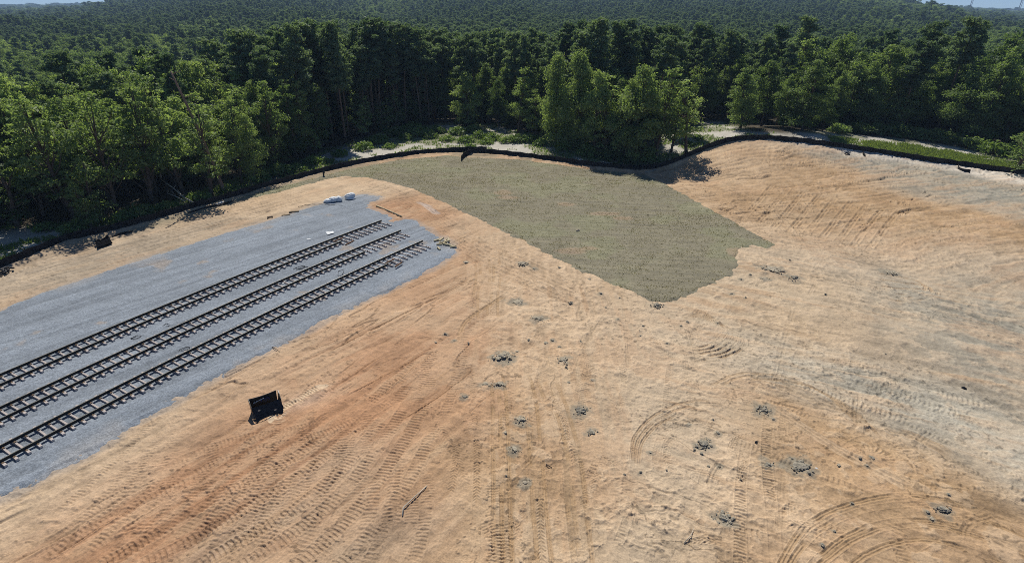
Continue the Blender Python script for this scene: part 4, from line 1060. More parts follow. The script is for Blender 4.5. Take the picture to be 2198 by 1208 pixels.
bar("scrap_wood", "thin pale wood scrap on the upper gravel below the other pieces", "wood scrap", (614, 463), 1.1, .2, .08, .3, 'stake', "dark wood scraps on the gravel edge")
bar("scrap_wood", "short dark wood scrap on the upper gravel edge farthest from the white bags", "wood scrap", (580, 468), .7, .25, .14, .45, 'bark', "dark wood scraps on the gravel edge")
c4 = PP([(699, 500), (707, 499), (708, 501), (714, 498), (719, 502), (712, 504), (704, 505.5)]); b = MB()
b.add([(q[0], q[1], float(terrain(*q)) + .12 + .04 * (i % 3)) for i, q in enumerate(c4)] + [(q[0], q[1], float(terrain(*q)) + .08 + .03 * (i % 3)) for i, q in enumerate(c4)], [tuple(range(7))[::-1], tuple(range(7, 14))] + [(i, (i + 1) % 7, (i + 1) % 7 + 7, i + 7) for i in range(7)])
tag(link("cardboard_sheet", b.mesh("cardboard_sheet", [M['white']])), "torn white sheet lying on gravel beside the farthest track", "sheet")
def small_lump(name, label, cat, px, d, mt, group=None, seed=1, lift=.0):
    X, Y = P(*px); b = MB(); b.lump((0, 0, d[2] * .3), d, seed, 2, .4)
    return tag(link(name, b.mesh(name, [M[mt]]), None, (float(X), float(Y), (ground_z(X, Y) if lift == 0 else float(terrain(X, Y))) + lift), (0, 0, seed)), label, cat, group)
small_lump("plastic_scrap", "small pale blue-white plastic scrap on open gravel below the torn sheet", "scrap", (663, 515), (.5, .35, .12), 'white', None, 3, .07)
small_lump("plastic_scrap", "tiny white plastic scrap on gravel between the two nearer tracks", "scrap", (608, 610), (.3, .25, .1), 'white', None, 5, .07)
small_lump("paper_scrap", "tiny white scrap on tan soil beyond the largest dark clod", "scrap", (1752, 1005), (.16, .10, .05), 'white', None, 6)
small_lump("paper_scrap", "small pale scrap on the upper part of the grass field below the fence", "scrap", (918, 356), (.7, .4, .15), 'clay_dry', None, 8, .1)
small_lump("plastic_bottle", "white bottle lying on top of the fence foot near the bare soil strip", "bottle", (657, 383), (.5, .3, .3), 'white', None, 9, .1)
small_lump("soil_lump", "pale soil lump in the middle of the grass field", "soil lump", (1240, 497), (.6, .4, .22), 'clay_dry', None, 10, .1)
def strap(px_pts, label, rad=.018):
    w = smooth_line(PP(px_pts), .15); b = MB(); b.tube([(q[0], q[1], float(terrain(*q)) + .10 + .03 * math.sin(i)) for i, q in enumerate(w)], rad, 4)
    return tag(link("steel_strap", b.mesh("steel_strap", [M['wire']])), label, "strap", "dark strapping left on the gravel")
strap([(630, 580), (642, 574), (655, 573), (648, 579), (636, 580), (650, 576), (662, 574)], "tangled dark strap on gravel between farthest and middle tracks", .03)
strap([(282, 729), (296, 722), (304, 723), (290, 730), (278, 728), (292, 726)], "looped dark strap on gravel beside the middle track, close to its bend", .025)
strap([(384, 755), (398, 747), (408, 747), (402, 753), (390, 755)], "thin dark strap loop on gravel above the track nearest the hopper", .025)
strap([(350, 702), (358, 697), (366, 700), (356, 703)], "small dark strap loop close above the middle track", .025)
strap([(726, 584), (738, 582), (734, 592), (726, 594), (727, 584)], "small square dark strap loop between the two nearer tracks by their ends", .025)
strap([(640, 446), (660, 441), (690, 440), (720, 442), (738, 443)], "long dark strap on gravel in front of the white bags", .03)
def stick(name, label, px, rad, mt='dead_wood', zl=(.05, .12)):
    w = PP(px); b = MB(); n = len(w)
    b.tube([(q[0], q[1], ground_z(*q) + zl[0] + (zl[1] - zl[0]) * math.sin(math.pi * i / max(n - 1, 1))) for i, q in enumerate(w)], [rad * (1 - .5 * i / n) for i in range(n)], 6)
    return tag(link(name, b.mesh(name, [M[mt]], True)), label, "stick")
stick("broken_branch", "long pale bent stick lying on the tyre marked tan soil", [(864, 1107), (866, 1091), (885, 1073), (917, 1043)], .045)
stick("broken_branch", "thin pale forked stick beside the wheel arcs on tan soil", [(1468, 1165), (1482, 1152), (1489, 1135)], .025)
stick("broken_branch", "short dark stick on the pale soil in the middle of the field", [(1172, 996), (1184, 1004)], .035, 'bark')
stick("broken_branch", "short brown stick at the lower gravel edge", [(585, 746), (592, 751), (600, 755)], .03, 'bark')
small_lump("dark_scrap", "small folded black scrap on the pale green-grey soil", "scrap", (2069, 833), (.34, .22, .2), 'rubber', None, 12)
small_lump("dark_scrap", "small black scrap lying on tan soil among loose clay clods", "scrap", (1623, 949), (.22, .14, .12), 'rubber', None, 13)
X, Y = P(1818, 332); b = MB()
b.tube([(.36 * math.cos(a), .36 * math.sin(a), .12) for a in np.linspace(0, 2 * math.pi, 17)], .12, 7, cap=False)
tag(link("old_tire", b.mesh("old_tire", [M['rubber']], True), None, (float(X), float(Y), ground_z(X, Y)), (R(18), 0, 0)), "old black tire lying on the rise below the fence", "tire")
X, Y = P(695, 379)
b = MB(); b.tube([(0, 0, 0), (.02, 0, .6), (.1, .05, 1.0)], [.12, .16, .06], 6); b.lump((.08, 0, .75), (.4, .3, .5), 3, 2, .4)
tag(link("fabric_post", b.mesh("fabric_post", [M['fabric']]), None, (float(X), float(Y), float(terrain(X, Y)))), "short post wrapped in black fabric at the end of the soil strip by the fence", "post")

# ------------------------------------------------------------------ clay clods
def clod(px, sz, mt, label, seed, small=False):
    """broken clay half sunk in the soil: one cracked core and crumbs that lie against it"""
    r = random.Random(seed); X, Y = P(*px); b = MB()
    n = 3 if small else int(16 + sz * 14)
    flat = .20 if mt == 'clay' else .12
    el = r.uniform(1.0, 1.5); rz = r.uniform(-.6, .6)
    for i in range(n):
        a = r.uniform(0, 6.28); q = (r.random() ** .8 * sz * .62 if i else 0) * (.4 if small else 1)
        d = sz * (r.uniform(.10, .34) * (1.15 - q / sz) if i else .62)
        if small: d = sz * (.6 if i == 0 else .35)
        b.lump((q * math.cos(a) * el, q * math.sin(a) / el, d * flat * .1), (d * r.uniform(.8, 1.4), d * r.uniform(.6, 1.0), d * flat * 2.6 * r.uniform(.5, 1.2)), r.randint(0, 9999), 2, .55, 0, r.uniform(0, 3))
    o = link("clay_clod", b.mesh("clay_clod", [M[mt]]), None, (float(X), float(Y), ground_z(X, Y) + (.03 if small else .05)), (0, 0, rz))
    return tag(o, label, "clay clod", "grey clay clods left on the soil")
for i, (px, sz, mt, lab) in enumerate(CL): clod(px, sz, mt, lab, i + 1)
for i, (a, c, sz) in enumerate(sm_): clod((a, c), sz, 'clay' if i % 3 else 'clay_dry', "small loose grey clay clod scattered on the bare soil", 100 + i, True)
# ------------------------------------------------------------------ trees: crown and trunk meshes
def leaves(pts, nrm, tone, size, r, elong=1.5):
    """one leaf-sprig diamond per point, facing roughly along nrm"""
    n = len(pts)
    nn = nrm + r.normal(0, .75, (n, 3)); nn /= np.linalg.norm(nn, axis=1)[:, None] + 1e-9
    t = np.cross(nn, r.normal(0, 1, (n, 3))); t /= np.linalg.norm(t, axis=1)[:, None] + 1e-9
    w = np.cross(nn, t)
    s = size * r.uniform(.6, 1.3, n)[:, None]
    bend = nn * s * .18
    V = np.stack([pts - t * s * elong * .5, pts + w * s * .38 + bend, pts + t * s * elong * .5, pts - w * s * .38 + bend], 1).reshape(-1, 3)
    return V, np.arange(4 * n).reshape(-1, 4), np.repeat(tone, 4)

def lobes_cloud(lobes, per, size, r, shell=.42, jit=.2):
    P_, N_, T_ = [], [], []
    for (c, rad, tone) in lobes:
        k = int(.82 * per * (rad[0] * rad[1]) / 1.6) + 10
        d = r.normal(0, 1, (k, 3)); d /= np.linalg.norm(d, axis=1)[:, None]
        d[:, 2] = np.where(d[:, 2] < -.3, -d[:, 2] * r.uniform(0, 1, k), d[:, 2])
        q = (shell + (1.12 - shell) * r.random(k) ** .7)[:, None]
        p = np.array(c) + d * np.array(rad) * q
        p += r.normal(0, jit, (k, 3)) * rad[0]
        P_.append(p); N_.append(d + np.array((0, 0, .35))); T_.append(np.clip(tone + r.normal(0, .16, k), 0, 1))
    return np.concatenate(P_), np.concatenate(N_), np.concatenate(T_)

def crown_mesh(name, P_, N_, T_, size, m, r, elong=1.5):
    V, F, T = leaves(P_, N_, T_, size, r, elong)
    me = fast_mesh(name, V, F, 4, [m], True)
    color_attr(me, "tone", np.repeat(T[:, None], 3, 1))
    return me

def broadleaf(seed, H, Rr, base, nl, per, size, m, lean=0.06, skirt=0.0, lobe=.30, flat=(.40, .75), wild=1.0):
    """tapered trunk with limbs; the crown is a crowd of unequal leafy lobes with gaps between"""
    r = np.random.default_rng(seed); b = MB()
    top = np.array((r.normal(0, lean * H * .5), r.normal(0, lean * H * .5), H * .86))
    def tr(f): return np.array((top[0] * f ** 1.4 + .12 * math.sin(f * 7 + seed), top[1] * f ** 1.4 + .12 * math.cos(f * 5 + seed), top[2] * f))
    r0 = .018 * H
    b.tube([tr(f) for f in np.linspace(0, 1, 9)], [r0 * (1 - .85 * f) + .02 for f in np.linspace(0, 1, 9)], 6)
    lobes = []
    for i in range(nl):
        f = base + (1 - base) * (i + r.random()) / nl
        ff = (f - base) / (1 - base)
        prof = (math.sin(math.pi * min(1, .16 + .86 * ff ** .85)) ** .65) if skirt == 0 else ((1 - ff ** 3.2) ** .7 * (.78 + .22 * math.sin(ff * 8 + seed)))
        a = i * 2.399 + r.normal(0, .5)
        rad = Rr * prof * r.uniform(.25, 1.08)
        c = tr(min(f * H / top[2], 1.0) * .97) * np.array((1, 1, 0)) + np.array((math.cos(a) * rad, math.sin(a) * rad, f * H * r.uniform(.96, 1.02)))
        lr = Rr * lobe * r.uniform(.5, 1.6) * (1.05 - .35 * ff)
        c[2] += r.normal(0, .035 * H * wild)
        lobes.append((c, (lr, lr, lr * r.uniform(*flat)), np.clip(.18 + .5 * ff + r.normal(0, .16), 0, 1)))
        if r.random() < .6:
            s = tr(max(.12, (f - .16)) * H / top[2] * .9)
            md = (s + c) / 2 + np.array((0, 0, -.05 * H * r.random()))
            b.tube([s, md, c], [r0 * .34, r0 * .22, r0 * .08], 4)
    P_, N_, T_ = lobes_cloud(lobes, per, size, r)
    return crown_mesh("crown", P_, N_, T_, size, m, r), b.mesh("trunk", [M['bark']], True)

def pine(seed, H, Rr, base, nb, per, size, m):
    """tall bare trunk, irregular whorls of drooping limbs ending in needle tufts"""
    r = np.random.default_rng(seed); b = MB()
    lx, ly = r.normal(0, .02 * H), r.normal(0, .02 * H)
    def tr(f): return np.array((lx * f * f, ly * f * f, H * f))
    r0 = .0135 * H
    b.tube([tr(f) for f in np.linspace(0, .98, 9)], [r0 * (1 - .86 * f) + .015 for f in np.linspace(0, 1, 9)], 6)
    lobes = []
    for i in range(nb):
        f = base + (1 - base) * ((i + r.random()) / nb); ff = (f - base) / (1 - base)
        a = i * 2.399 + r.normal(0, .6); ln = Rr * (.30 + .70 * math.sin(math.pi * min(1, .15 + .80 * ff))) * r.uniform(.4, 1.1)
        s = tr(f); e = s + np.array((math.cos(a) * ln, math.sin(a) * ln, ln * r.uniform(-.05, .35)))
        b.tube([s, (s + e) / 2 + np.array((0, 0, -.06 * ln)), e], [r0 * .22, r0 * .16, r0 * .06], 4)
        for q in (.55, 1.0):
            if q < 1 and ln < Rr * .35: continue
            c = s + (e - s) * q + r.normal(0, .12, 3)
            lr = Rr * r.uniform(.15, .28)
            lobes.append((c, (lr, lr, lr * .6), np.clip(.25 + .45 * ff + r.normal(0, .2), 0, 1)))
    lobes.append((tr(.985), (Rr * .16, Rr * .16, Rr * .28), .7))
    P_, N_, T_ = lobes_cloud(lobes, per, size, r, .25)
    return crown_mesh("crown", P_, N_, T_, size, m, r, 2.4), b.mesh("trunk", [M['pine_bark']], True)

KINDS = {}
def kind(key, pair, H): KINDS[key] = dict(crown=pair[0], trunk=pair[1], H=H)
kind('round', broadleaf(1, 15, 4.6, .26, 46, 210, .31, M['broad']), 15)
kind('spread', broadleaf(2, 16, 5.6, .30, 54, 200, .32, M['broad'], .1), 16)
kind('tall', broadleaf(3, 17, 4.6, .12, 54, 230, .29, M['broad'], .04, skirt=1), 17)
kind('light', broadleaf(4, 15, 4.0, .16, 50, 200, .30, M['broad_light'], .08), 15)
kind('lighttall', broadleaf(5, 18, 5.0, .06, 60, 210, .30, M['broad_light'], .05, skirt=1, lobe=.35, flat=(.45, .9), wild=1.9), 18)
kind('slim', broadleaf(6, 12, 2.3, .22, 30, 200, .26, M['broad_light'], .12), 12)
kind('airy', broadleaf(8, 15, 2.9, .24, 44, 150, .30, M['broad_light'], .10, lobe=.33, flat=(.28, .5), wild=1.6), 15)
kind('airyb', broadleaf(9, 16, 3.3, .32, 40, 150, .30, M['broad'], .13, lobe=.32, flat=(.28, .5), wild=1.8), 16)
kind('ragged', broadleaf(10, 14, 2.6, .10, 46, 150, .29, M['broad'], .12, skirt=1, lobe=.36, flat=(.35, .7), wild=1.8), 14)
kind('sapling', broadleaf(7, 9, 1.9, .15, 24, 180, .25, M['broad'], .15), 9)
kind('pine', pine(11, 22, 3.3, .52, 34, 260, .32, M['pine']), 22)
kind('pineb', pine(12, 21, 2.7, .45, 34, 270, .31, M['pine']), 21)
kind('pinec', pine(13, 23, 3.8, .62, 30, 260, .33, M['pine']), 23)
kind('youngpine', pine(14, 13, 2.6, .15, 50, 240, .29, M['pine']), 13)
def bush(seed, Rr, hgt, nl, m, size=.3):
    r = np.random.default_rng(seed); b = MB(); lobes = []
    for i in range(nl):
        a = i * 2.4; q = Rr * math.sqrt((i + .5) / nl) * .85
        c = np.array((math.cos(a) * q, math.sin(a) * q, hgt * (.25 + .45 * r.random()) * (1.15 - q / Rr * .6)))
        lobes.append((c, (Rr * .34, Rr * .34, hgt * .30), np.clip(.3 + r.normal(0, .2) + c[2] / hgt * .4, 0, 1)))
        b.tube([(0, 0, -.1), c * np.array((.5, .5, .4)), c], [.05, .035, .015], 4)
    P_, N_, T_ = lobes_cloud(lobes, 130, size, r, .3)
    return crown_mesh("crown", P_, N_, T_, size, m, r), b.mesh("stem", [M['bark']], True)
kind('bush', bush(21, 1.7, 1.6, 16, M['weed']), 1.6)
kind('bushb', bush(22, 2.4, 2.6, 22, M['broad'], .34), 2.6)
kind('bushc', bush(23, 1.3, 1.0, 12, M['weed'], .26), 1.0)
for k_, v_ in KINDS.items(): print(k_, len(v_['crown'].polygons))
STEM = {'bush', 'bushb', 'bushc'}

first = {}
def plant(name, label, cat, key, x, y, H, wide=1.0, rz=None, group=None, dz=0.0, lean=(0, 0)):
    """one tree: an Empty at its foot with trunk and crown (mesh data shared between trees of a kind)"""
    K = KINDS[key]; s = H / K['H']
    t = thing(name, label, cat, (x, y, float(terrain(x, y)) - .1 + dz), random.uniform(0, 6.28) if rz is None else rz, group)
    if lean != (0, 0): t.rotation_euler = (lean[0], lean[1], t.rotation_euler[2])
    t.scale = (s * wide, s * wide, s)
    cr = link("crown", K['crown'], t); link("stem" if key in STEM else "trunk", K['trunk'], t)
    first.setdefault(key, cr)
    return t

def at(px, top, key, label, name="broadleaf_tree", cat="tree", wide=1.0, group=None):
    X, Y = P(*px); X = float(X); Y = float(Y)
    H = height_to(X, Y, top)
    return plant(name, label, cat, key, X, Y, H, wide, group=group)
taken = []
HAND = [  # foot in the photo, top row, kind, width, label
    ((1005, 272), 158, 'light', 1.0, "pale green bushy tree closest to the weedy clearing"),
    ((1070, 272), 175, 'round', .8, "green tree standing just behind the weedy clearing bushes"),
    ((1112, 287), 150, 'airy', 1.0, "pale green slender tree between clearing and the tallest pale crown"),
    ((1150, 296), 195, 'slim', 1.2, "low slim pale tree at the clearing's far corner"),
    ((1192, 312), 128, 'lighttall', .8, "tall pale green tree with leaves to the ground, next to the twin crown"),
    ((1238, 318), 122, 'lighttall', .85, "tallest pale green tree of the clump behind the grass field"),
    ((1275, 330), 160, 'light', .8, "medium pale tree squeezed beside the tallest one"),
    ((1300, 335), 165, 'airy', 1.2, "pale broad tree draped with vines near the fence bend"),
    ((1340, 345), 178, 'light', .8, "vine draped pale tree closest to the fence dip"),
    ((1362, 346), 150, 'light', 1.0, "pale green tree leaning over the fence dip"),
    ((1405, 338), 150, 'airy', 1.2, "pale green tree at the far end of the clump above the fence dip"),
    ((1440, 328), 195, 'slim', 1.1, "thin pale tree just before the lone small fence tree"),
    ((1474, 332), 178, 'slim', 1.35, "lone small pale tree with forked stem growing at the fence"),
    ((1590, 276), 150, 'tall', 1.2, "dark green tree at the corner of the white sand patch"),
    ((1635, 272), 135, 'round', 1.0, "broad dark tree behind the fence crest"),
    ((1680, 276), 165, 'tall', 1.0, "dark narrow tree beside the pointed one"),
    ((1722, 280), 132, 'tall', 1.25, "pointed tall green tree above the bare soil rise"),
    ((1765, 282), 195, 'round', .8, "low dark rounded tree where the meadow strip begins"),
    ((1810, 276), 175, 'spread', .7, "dark spreading tree at the beginning of the meadow strip"),
    ((1870, 276), 195, 'round', .8, "rounded dark tree over the vine bushes of the meadow"),
    ((1955, 281), 188, 'light', 1.0, "pale rounded tree midway along the meadow strip"),
    ((1990, 278), 160, 'spread', .8, "dark tree behind the pale rounded one"),
    ((2045, 284), 165, 'round', .8, "mid green tree before the great crown by the meadow"),
    ((2070, 296), 205, 'round', .9, "bright rounded tree standing in front of the great crown"),
    ((2112, 287), 92, 'spread', 1.1, "great bright green tree crown towering over the meadow strip"),
    ((2160, 306), 175, 'tall', 1.0, "dark tree behind the small fence tree and the meadow's end"),
    ((2182, 374), 268, 'sapling', 1.7, "small dark leaning tree growing by the fence at the meadow's end"),
    ((2225, 360), 200, 'round', 1.0, "dark tree at the end of the meadow partly cut by the picture edge"),
    ((95, 468), 235, 'airy', 1.1, "pale tree above the shaded sand patch"),
    ((160, 472), 215, 'airy', 1.3, "large pale tree behind the sand patch with leaves to the ground"),
    ((215, 478), 330, 'sapling', 1.2, "low leafy sapling at the fence beyond the black sheet"),
    ((250, 456), 200, 'airyb', 1.1, "pale green tall tree between sand patch and fallen branches"),
    ((330, 438), 190, 'airy', 1.2, "pale airy tree above the fallen pale branches"),
    ((395, 418), 165, 'airy', 1.0, "slim pale airy tree beside the leaning bare trunk on its sand patch side"),
    ((455, 425), 235, 'slim', 1.3, "low slim tree touching the leaning bare trunk"),
    ((520, 396), 215, 'airy', .9, "small yellow-green tree just past the leaning bare trunk"),
    ((548, 392), 250, 'light', .8, "yellow-green rounded tree by the grey dead shrub"),
    ((590, 366), 175, 'airyb', .9, "dark narrow tree shading the fence past the yellow-green tree"),
    ((640, 346), 185, 'ragged', 1.0, "grey-green tree beside the shaded dark gap"),
    ((690, 322), 190, 'ragged', .9, "dark round tree where the sand strip widens"),
    ((45, 488), 300, 'sapling', 1.6, "dark low tree in the shade over the sand patch"),
    ((-60, 500), 230, 'airyb', 1.2, "dark tree at the picture edge beyond the sand patch"),
    ((200, 490), 395, 'ragged', 1.5, "low dense leafy tree at the fence beside the sand patch"),
]
for (px, top, key, wd, lab) in HAND:
    t = at(px, top, key, lab, name="leafy_shrub" if key in STEM else "broadleaf_tree", cat="shrub" if key in STEM else "tree", wide=wd, group=None)
    taken.append((t.location.x, t.location.y))
SHR = [((870, 300), 'bush', 1.5, "bright green bush at the near corner of the weedy clearing"), ((900, 292), 'bush', 2.2, "largest bright bush in the weedy clearing"), ((925, 296), 'bush', 1.7, "bright bush behind the white sand spot"),
       ((960, 302), 'bushc', 1.3, "low bright bush between two white sand spots"), ((1000, 305), 'bushc', 1.5, "low bright bush by the fence overlap"), ((1030, 296), 'bush', 1.6, "bright bush above the fence overlap"), ((1058, 300), 'bush', 1.6, "yellowish bush before the slender pale tree"),
       ((1085, 306), 'bush', 1.4, "bright low bush on the white sand behind the grass field"), ((1110, 305), 'bushb', 2.0, "grey-green thicket bush on the sand edge"), ((1000, 270), 'bushb', 2.6, "rounded bush in front of the closest clump tree"), ((1160, 312), 'bush', 1.6, "olive bush at the foot of the tall pale tree"),
       ((1010, 318), 'bushc', 1.0, "tiny bright bush right behind the fence overlap"), ((835, 318), 'bushc', 1.1, "small weedy bush on the sandy verge behind the fence"), ((160, 497), 'bush', 1.4, "bright green bush on the shaded sand patch"),
       ((610, 372), 'bush', 1.8, "leafy bush beside the fence in the shade gap"), ((560, 390), 'bush', 1.5, "bush at the foot of the yellow-green rounded tree"), ((430, 432), 'bush', 1.6, "bush at the foot of the leaning bare trunk"), ((360, 452), 'bush', 1.5, "bush among the fallen pale branches"), ((300, 468), 'bushb', 2.2, "dark leafy shrub by the fence below the airy tree"),
       ((1345, 350), 'bushb', 2.0, "dark shrub right behind the fence dip"), ((1800, 286), 'bushb', 2.2, "tall weed bush where the meadow strip begins"), ((1850, 288), 'bushb', 2.6, "vine covered bush on the meadow edge"), ((1885, 289), 'bushb', 2.8, "vine covered mound under the rounded dark tree"), ((1930, 294), 'bushb', 3.0, "pale vine mound midway along the meadow"), ((1975, 299), 'bushb', 2.8, "dark vine mound behind the meadow"), ((2135, 332), 'bush', 2.6, "bright arching bush near the small dark fence tree"), ((1500, 300), 'bushc', 1.0, "small green bush on the white sand patch behind the lone tree"), ((1480, 312), 'bushc', 1.0, "small green bush at the foot of the lone tree"), ((700, 350), 'bushc', 1.2, "low weed bush on the sand strip behind the fence"), ((640, 368), 'bush', 1.5, "weed bush at the start of the sand strip")]
SHR += [((780, 322), 'bush', 1.8, "leafy bush on the sandy verge where the tall pines begin"), ((812, 308), 'bush', 2.0, "bright bush at the pines' foot beside the weedy clearing"), ((845, 292), 'bushb', 2.4, "tall bush between pines and the weedy clearing"), ((885, 285), 'bush', 2.4, "bright bush on the pine side of the clearing"),
        ((940, 285), 'bush', 1.7, "bushy clump at the back of the weedy clearing"), ((980, 288), 'bush', 1.8, "bright clump before the closest pale tree"), ((1015, 285), 'bush', 1.9, "yellow-green bush between closest pale tree and fence overlap"), ((1045, 308), 'bushc', 1.3, "low yellowish bush just behind the fence overlap bush"),
        ((1140, 305), 'bush', 1.8, "olive bush at the foot of the low slim tree"), ((1210, 322), 'bush', 1.8, "olive bush between the twin pale trunks"), ((1260, 335), 'bush', 2.0, "leafy bush at the tallest pale tree's foot"), ((1310, 342), 'bushb', 2.2, "dark bush under the vine draped trees"), ((1385, 346), 'bush', 1.8, "bush beyond the fence dip under leaning tree"),
        ((670, 352), 'bush', 1.6, "leafy bush in the middle of the sand strip"), ((730, 335), 'bushc', 1.4, "small bush near the pines on the sand strip"), ((590, 378), 'bushb', 2.4, "dark bush at the shade gap under the narrow tree"), ((480, 412), 'bush', 1.3, "small bush hugging the leaning bare trunk"), ((270, 474), 'bush', 1.6, "bush before the pale tall tree by the fence"), ((100, 494), 'bushc', 1.2, "low weed bush on the shaded sand patch"), ((1825, 284), 'bushb', 2.4, "vine bush behind the start of the meadow strip"), ((1908, 288), 'bushb', 3.2, "tall vine mound under the rounded dark tree's far side"), ((2010, 303), 'bushb', 3.0, "dark vine mound before the great crown"), ((2060, 313), 'bushb', 2.8, "vine mound below the bright rounded tree"), ((2095, 320), 'bushb', 2.8, "dark shrub below the great crown"), ((2170, 336), 'bushb', 2.8, "dark shrub behind the small dark fence tree")]
for (px, key, H, lab) in SHR:
    X, Y = P(*px); plant("leafy_shrub", lab, "shrub", key, float(X), float(Y), H, 1.0, group=None)

# leaning bare trunk, fallen branches, grey dead shrub
X, Y = P(484, 414); X = float(X); Y = float(Y); z0 = float(terrain(X, Y)); Hs = height_to(X, Y, 150)
b = MB(); q = lambda f: Vector((X - 3.6 * f ** .9 + .35 * math.sin(f * 3), Y - .3 * f, z0 - .2 + Hs * f))
b.tube([q(f) for f in np.linspace(0, 1, 12)], [.30 * (1 - .62 * f) for f in np.linspace(0, 1, 12)], 8)
for f, dx, dz in ((.80, 1.3, .5), (.98, 1.2, .5), (.93, -.9, .4), (.70, -.6, .1)): b.tube([q(f), q(f) + Vector((dx * .5, .2, dz * .4)), q(f) + Vector((dx, .3, dz))], [.07, .05, .02], 5)
tag(link("bare_snag", b.mesh("bare_snag", [M['snag_wood']], True)), "tall leaning bare brown tree trunk without crown behind the fence", "dead tree")
def fallen(label, pts, rad, seed):
    r = random.Random(seed); b = MB(); v = []
    for (px, hh) in pts:
        X, Y = P(px[0], px[1], hh); v.append(Vector((float(X), float(Y), float(terrain(X, Y)) + hh)))
    n = len(v); b.tube(v, [rad * (1 - .7 * i / n) for i in range(n)], 6)
    for i in range(1, n):
        for _ in range(2):
            d = Vector((r.uniform(-1, 1), r.uniform(-.4, .4), r.uniform(.2, 1.2))); b.tube([v[i], v[i] + d * .6, v[i] + d * 1.2], [rad * .4, rad * .25, rad * .1], 4)
    tag(link("fallen_branch", b.mesh("fallen_branch", [M['dead_wood']], True)), label, "fallen branch", "pale fallen branches behind the fence")
fallen("long pale fallen branch slanting down to the fence foot", [((424, 440), .3), ((395, 424), .8), ((372, 404), 1.6), ((345, 385), 2.6)], .13, 1)
fallen("shorter pale fallen branch crossing under the long slanting one", [((398, 432), .4), ((380, 423), .8), ((360, 415), 1.3)], .10, 2)
fallen("pale broken stem leaning high among leaves above the sand patch side", [((395, 358), 4.5), ((375, 345), 5.2), ((350, 330), 6.0)], .10, 3)
X, Y = P(548, 385); b = MB(); r = random.Random(4)
for i in range(22):
    a = r.uniform(0, 6.28); l = r.uniform(1.0, 2.2); e = Vector((math.cos(a) * l * .7, math.sin(a) * l * .7, 3.2 + r.uniform(-.6, 1.2))); s = Vector((0, 0, 2.2 * r.random() + .3))
    b.tube([s, (s + e) / 2 + Vector((0, 0, .2)), e], [.05, .03, .012], 4)
b.tube([(0, 0, -.1), (0.05, 0, 2.6)], [.08, .05], 5)
tag(link("dead_shrub", b.mesh("dead_shrub", [M['dead_wood']], True), None, (float(X), float(Y), float(terrain(X, Y)))), "grey leafless twiggy dead shrub beside the yellow-green rounded tree", "dead shrub")

# ------------------------------------------------------------------ the woods
hxw, hyw = 330 * math.sin(R(35.8)), 330 * math.cos(R(35.8))
rw = np.random.default_rng(77)
sx, sy = [], []
s_ = 4.9
g = np.arange(-420, 480, s_); hgx, hgy = np.meshgrid(g, np.arange(20, 520, s_)); hgx = hgx.ravel(); hgy = hgy.ravel()
ex_x, ex_y = np.meshgrid(np.arange(-130, -12, 4.4), np.arange(40, 175, 4.4))
hgx = np.concatenate([hgx, ex_x.ravel()]); hgy = np.concatenate([hgy, ex_y.ravel()])
hgx = (hgx + rw.uniform(-.45, .45, hgx.shape) * s_).ravel(); hgy = (hgy + rw.uniform(-.45, .45, hgy.shape) * s_).ravel()
azg = np.degrees(np.arctan2(hgx, hgy)); rg = np.hypot(hgx, hgy)
sdc = poly_sd(hgx, hgy, CLEAR)
k = (sdc < -1.8) & (np.abs(azg) < 52) & (rg < 480)
k &= ~((np.arange(len(hgx)) >= len(hgx) - ex_x.size) & ((sdc < -42) | (azg > -8)))
k &= (sdc < np.interp(azg, [-50, -22, 19, 22, 27, 50], [-3.5, -3.0, -3.0, -7.5, -8.5, -8.5]))
k &= np.hypot(hgx - hxw, hgy - hyw) > 9
clearing = PP([(840, 312), (880, 285), (960, 262), (1060, 270), (1100, 300), (960, 325)])
k &= poly_sd(hgx, hgy, clearing) < 0
k &= ~((azg > 33.5) & (azg < 38) & (rg < 330) & (rg > 295))
hgx, hgy, azg, rg, sdc = hgx[k], hgy[k], azg[k], rg[k], sdc[k]
tk = np.array(taken)
far_ok = np.array([np.min(np.hypot(tk[:, 0] - a, tk[:, 1] - b_)) > 2.6 for a, b_ in zip(hgx, hgy)])
hgx, hgy, azg, rg, sdc = hgx[far_ok], hgy[far_ok], azg[far_ok], rg[far_ok], sdc[far_ok]
pn = fbm(hgx / 60 + 3, hgy / 60, 3, 201)
ppine = np.interp(azg, [-50, -30, -20, -8, 12, 18, 26, 50], [.04, .10, .50, .85, .9, .6, .12, .05]) + (pn - .5) * .8
deep = np.clip(-sdc / 22, 0, 1)
ppine = np.where((azg > -21) & (azg < -3), np.maximum(ppine, .62), ppine * (.10 + .90 * deep))
ispine = rw.uniform(0, 1, len(hgx)) < ppine
def region(a, d, pine_):
    e = "at the forest edge" if d < 9 else ("a few rows inside the woods" if d < 26 else "deep in the woods")
    if a < -30: q = "over the shaded sand patch"
    elif a < -22: q = "behind the leaning bare trunk"
    elif a < -9: q = "behind the sand strip and fence"
    elif a < 6: q = "behind the weedy clearing"
    elif a < 18: q = "behind the pale green clump"
    elif a < 27: q = "behind the bare soil rise"
    else: q = "behind the meadow strip"
    return f"{'tall dark pine' if pine_ else 'leafy broadleaf tree'} {e} {q}"
order = np.argsort(-sdc)          # nearest the clearing first
np_, nb_ = 0, 0
sc_x, sc_y, sc_k, sc_s, sc_r = [], [], [], [], []
KEYS = list(KINDS)
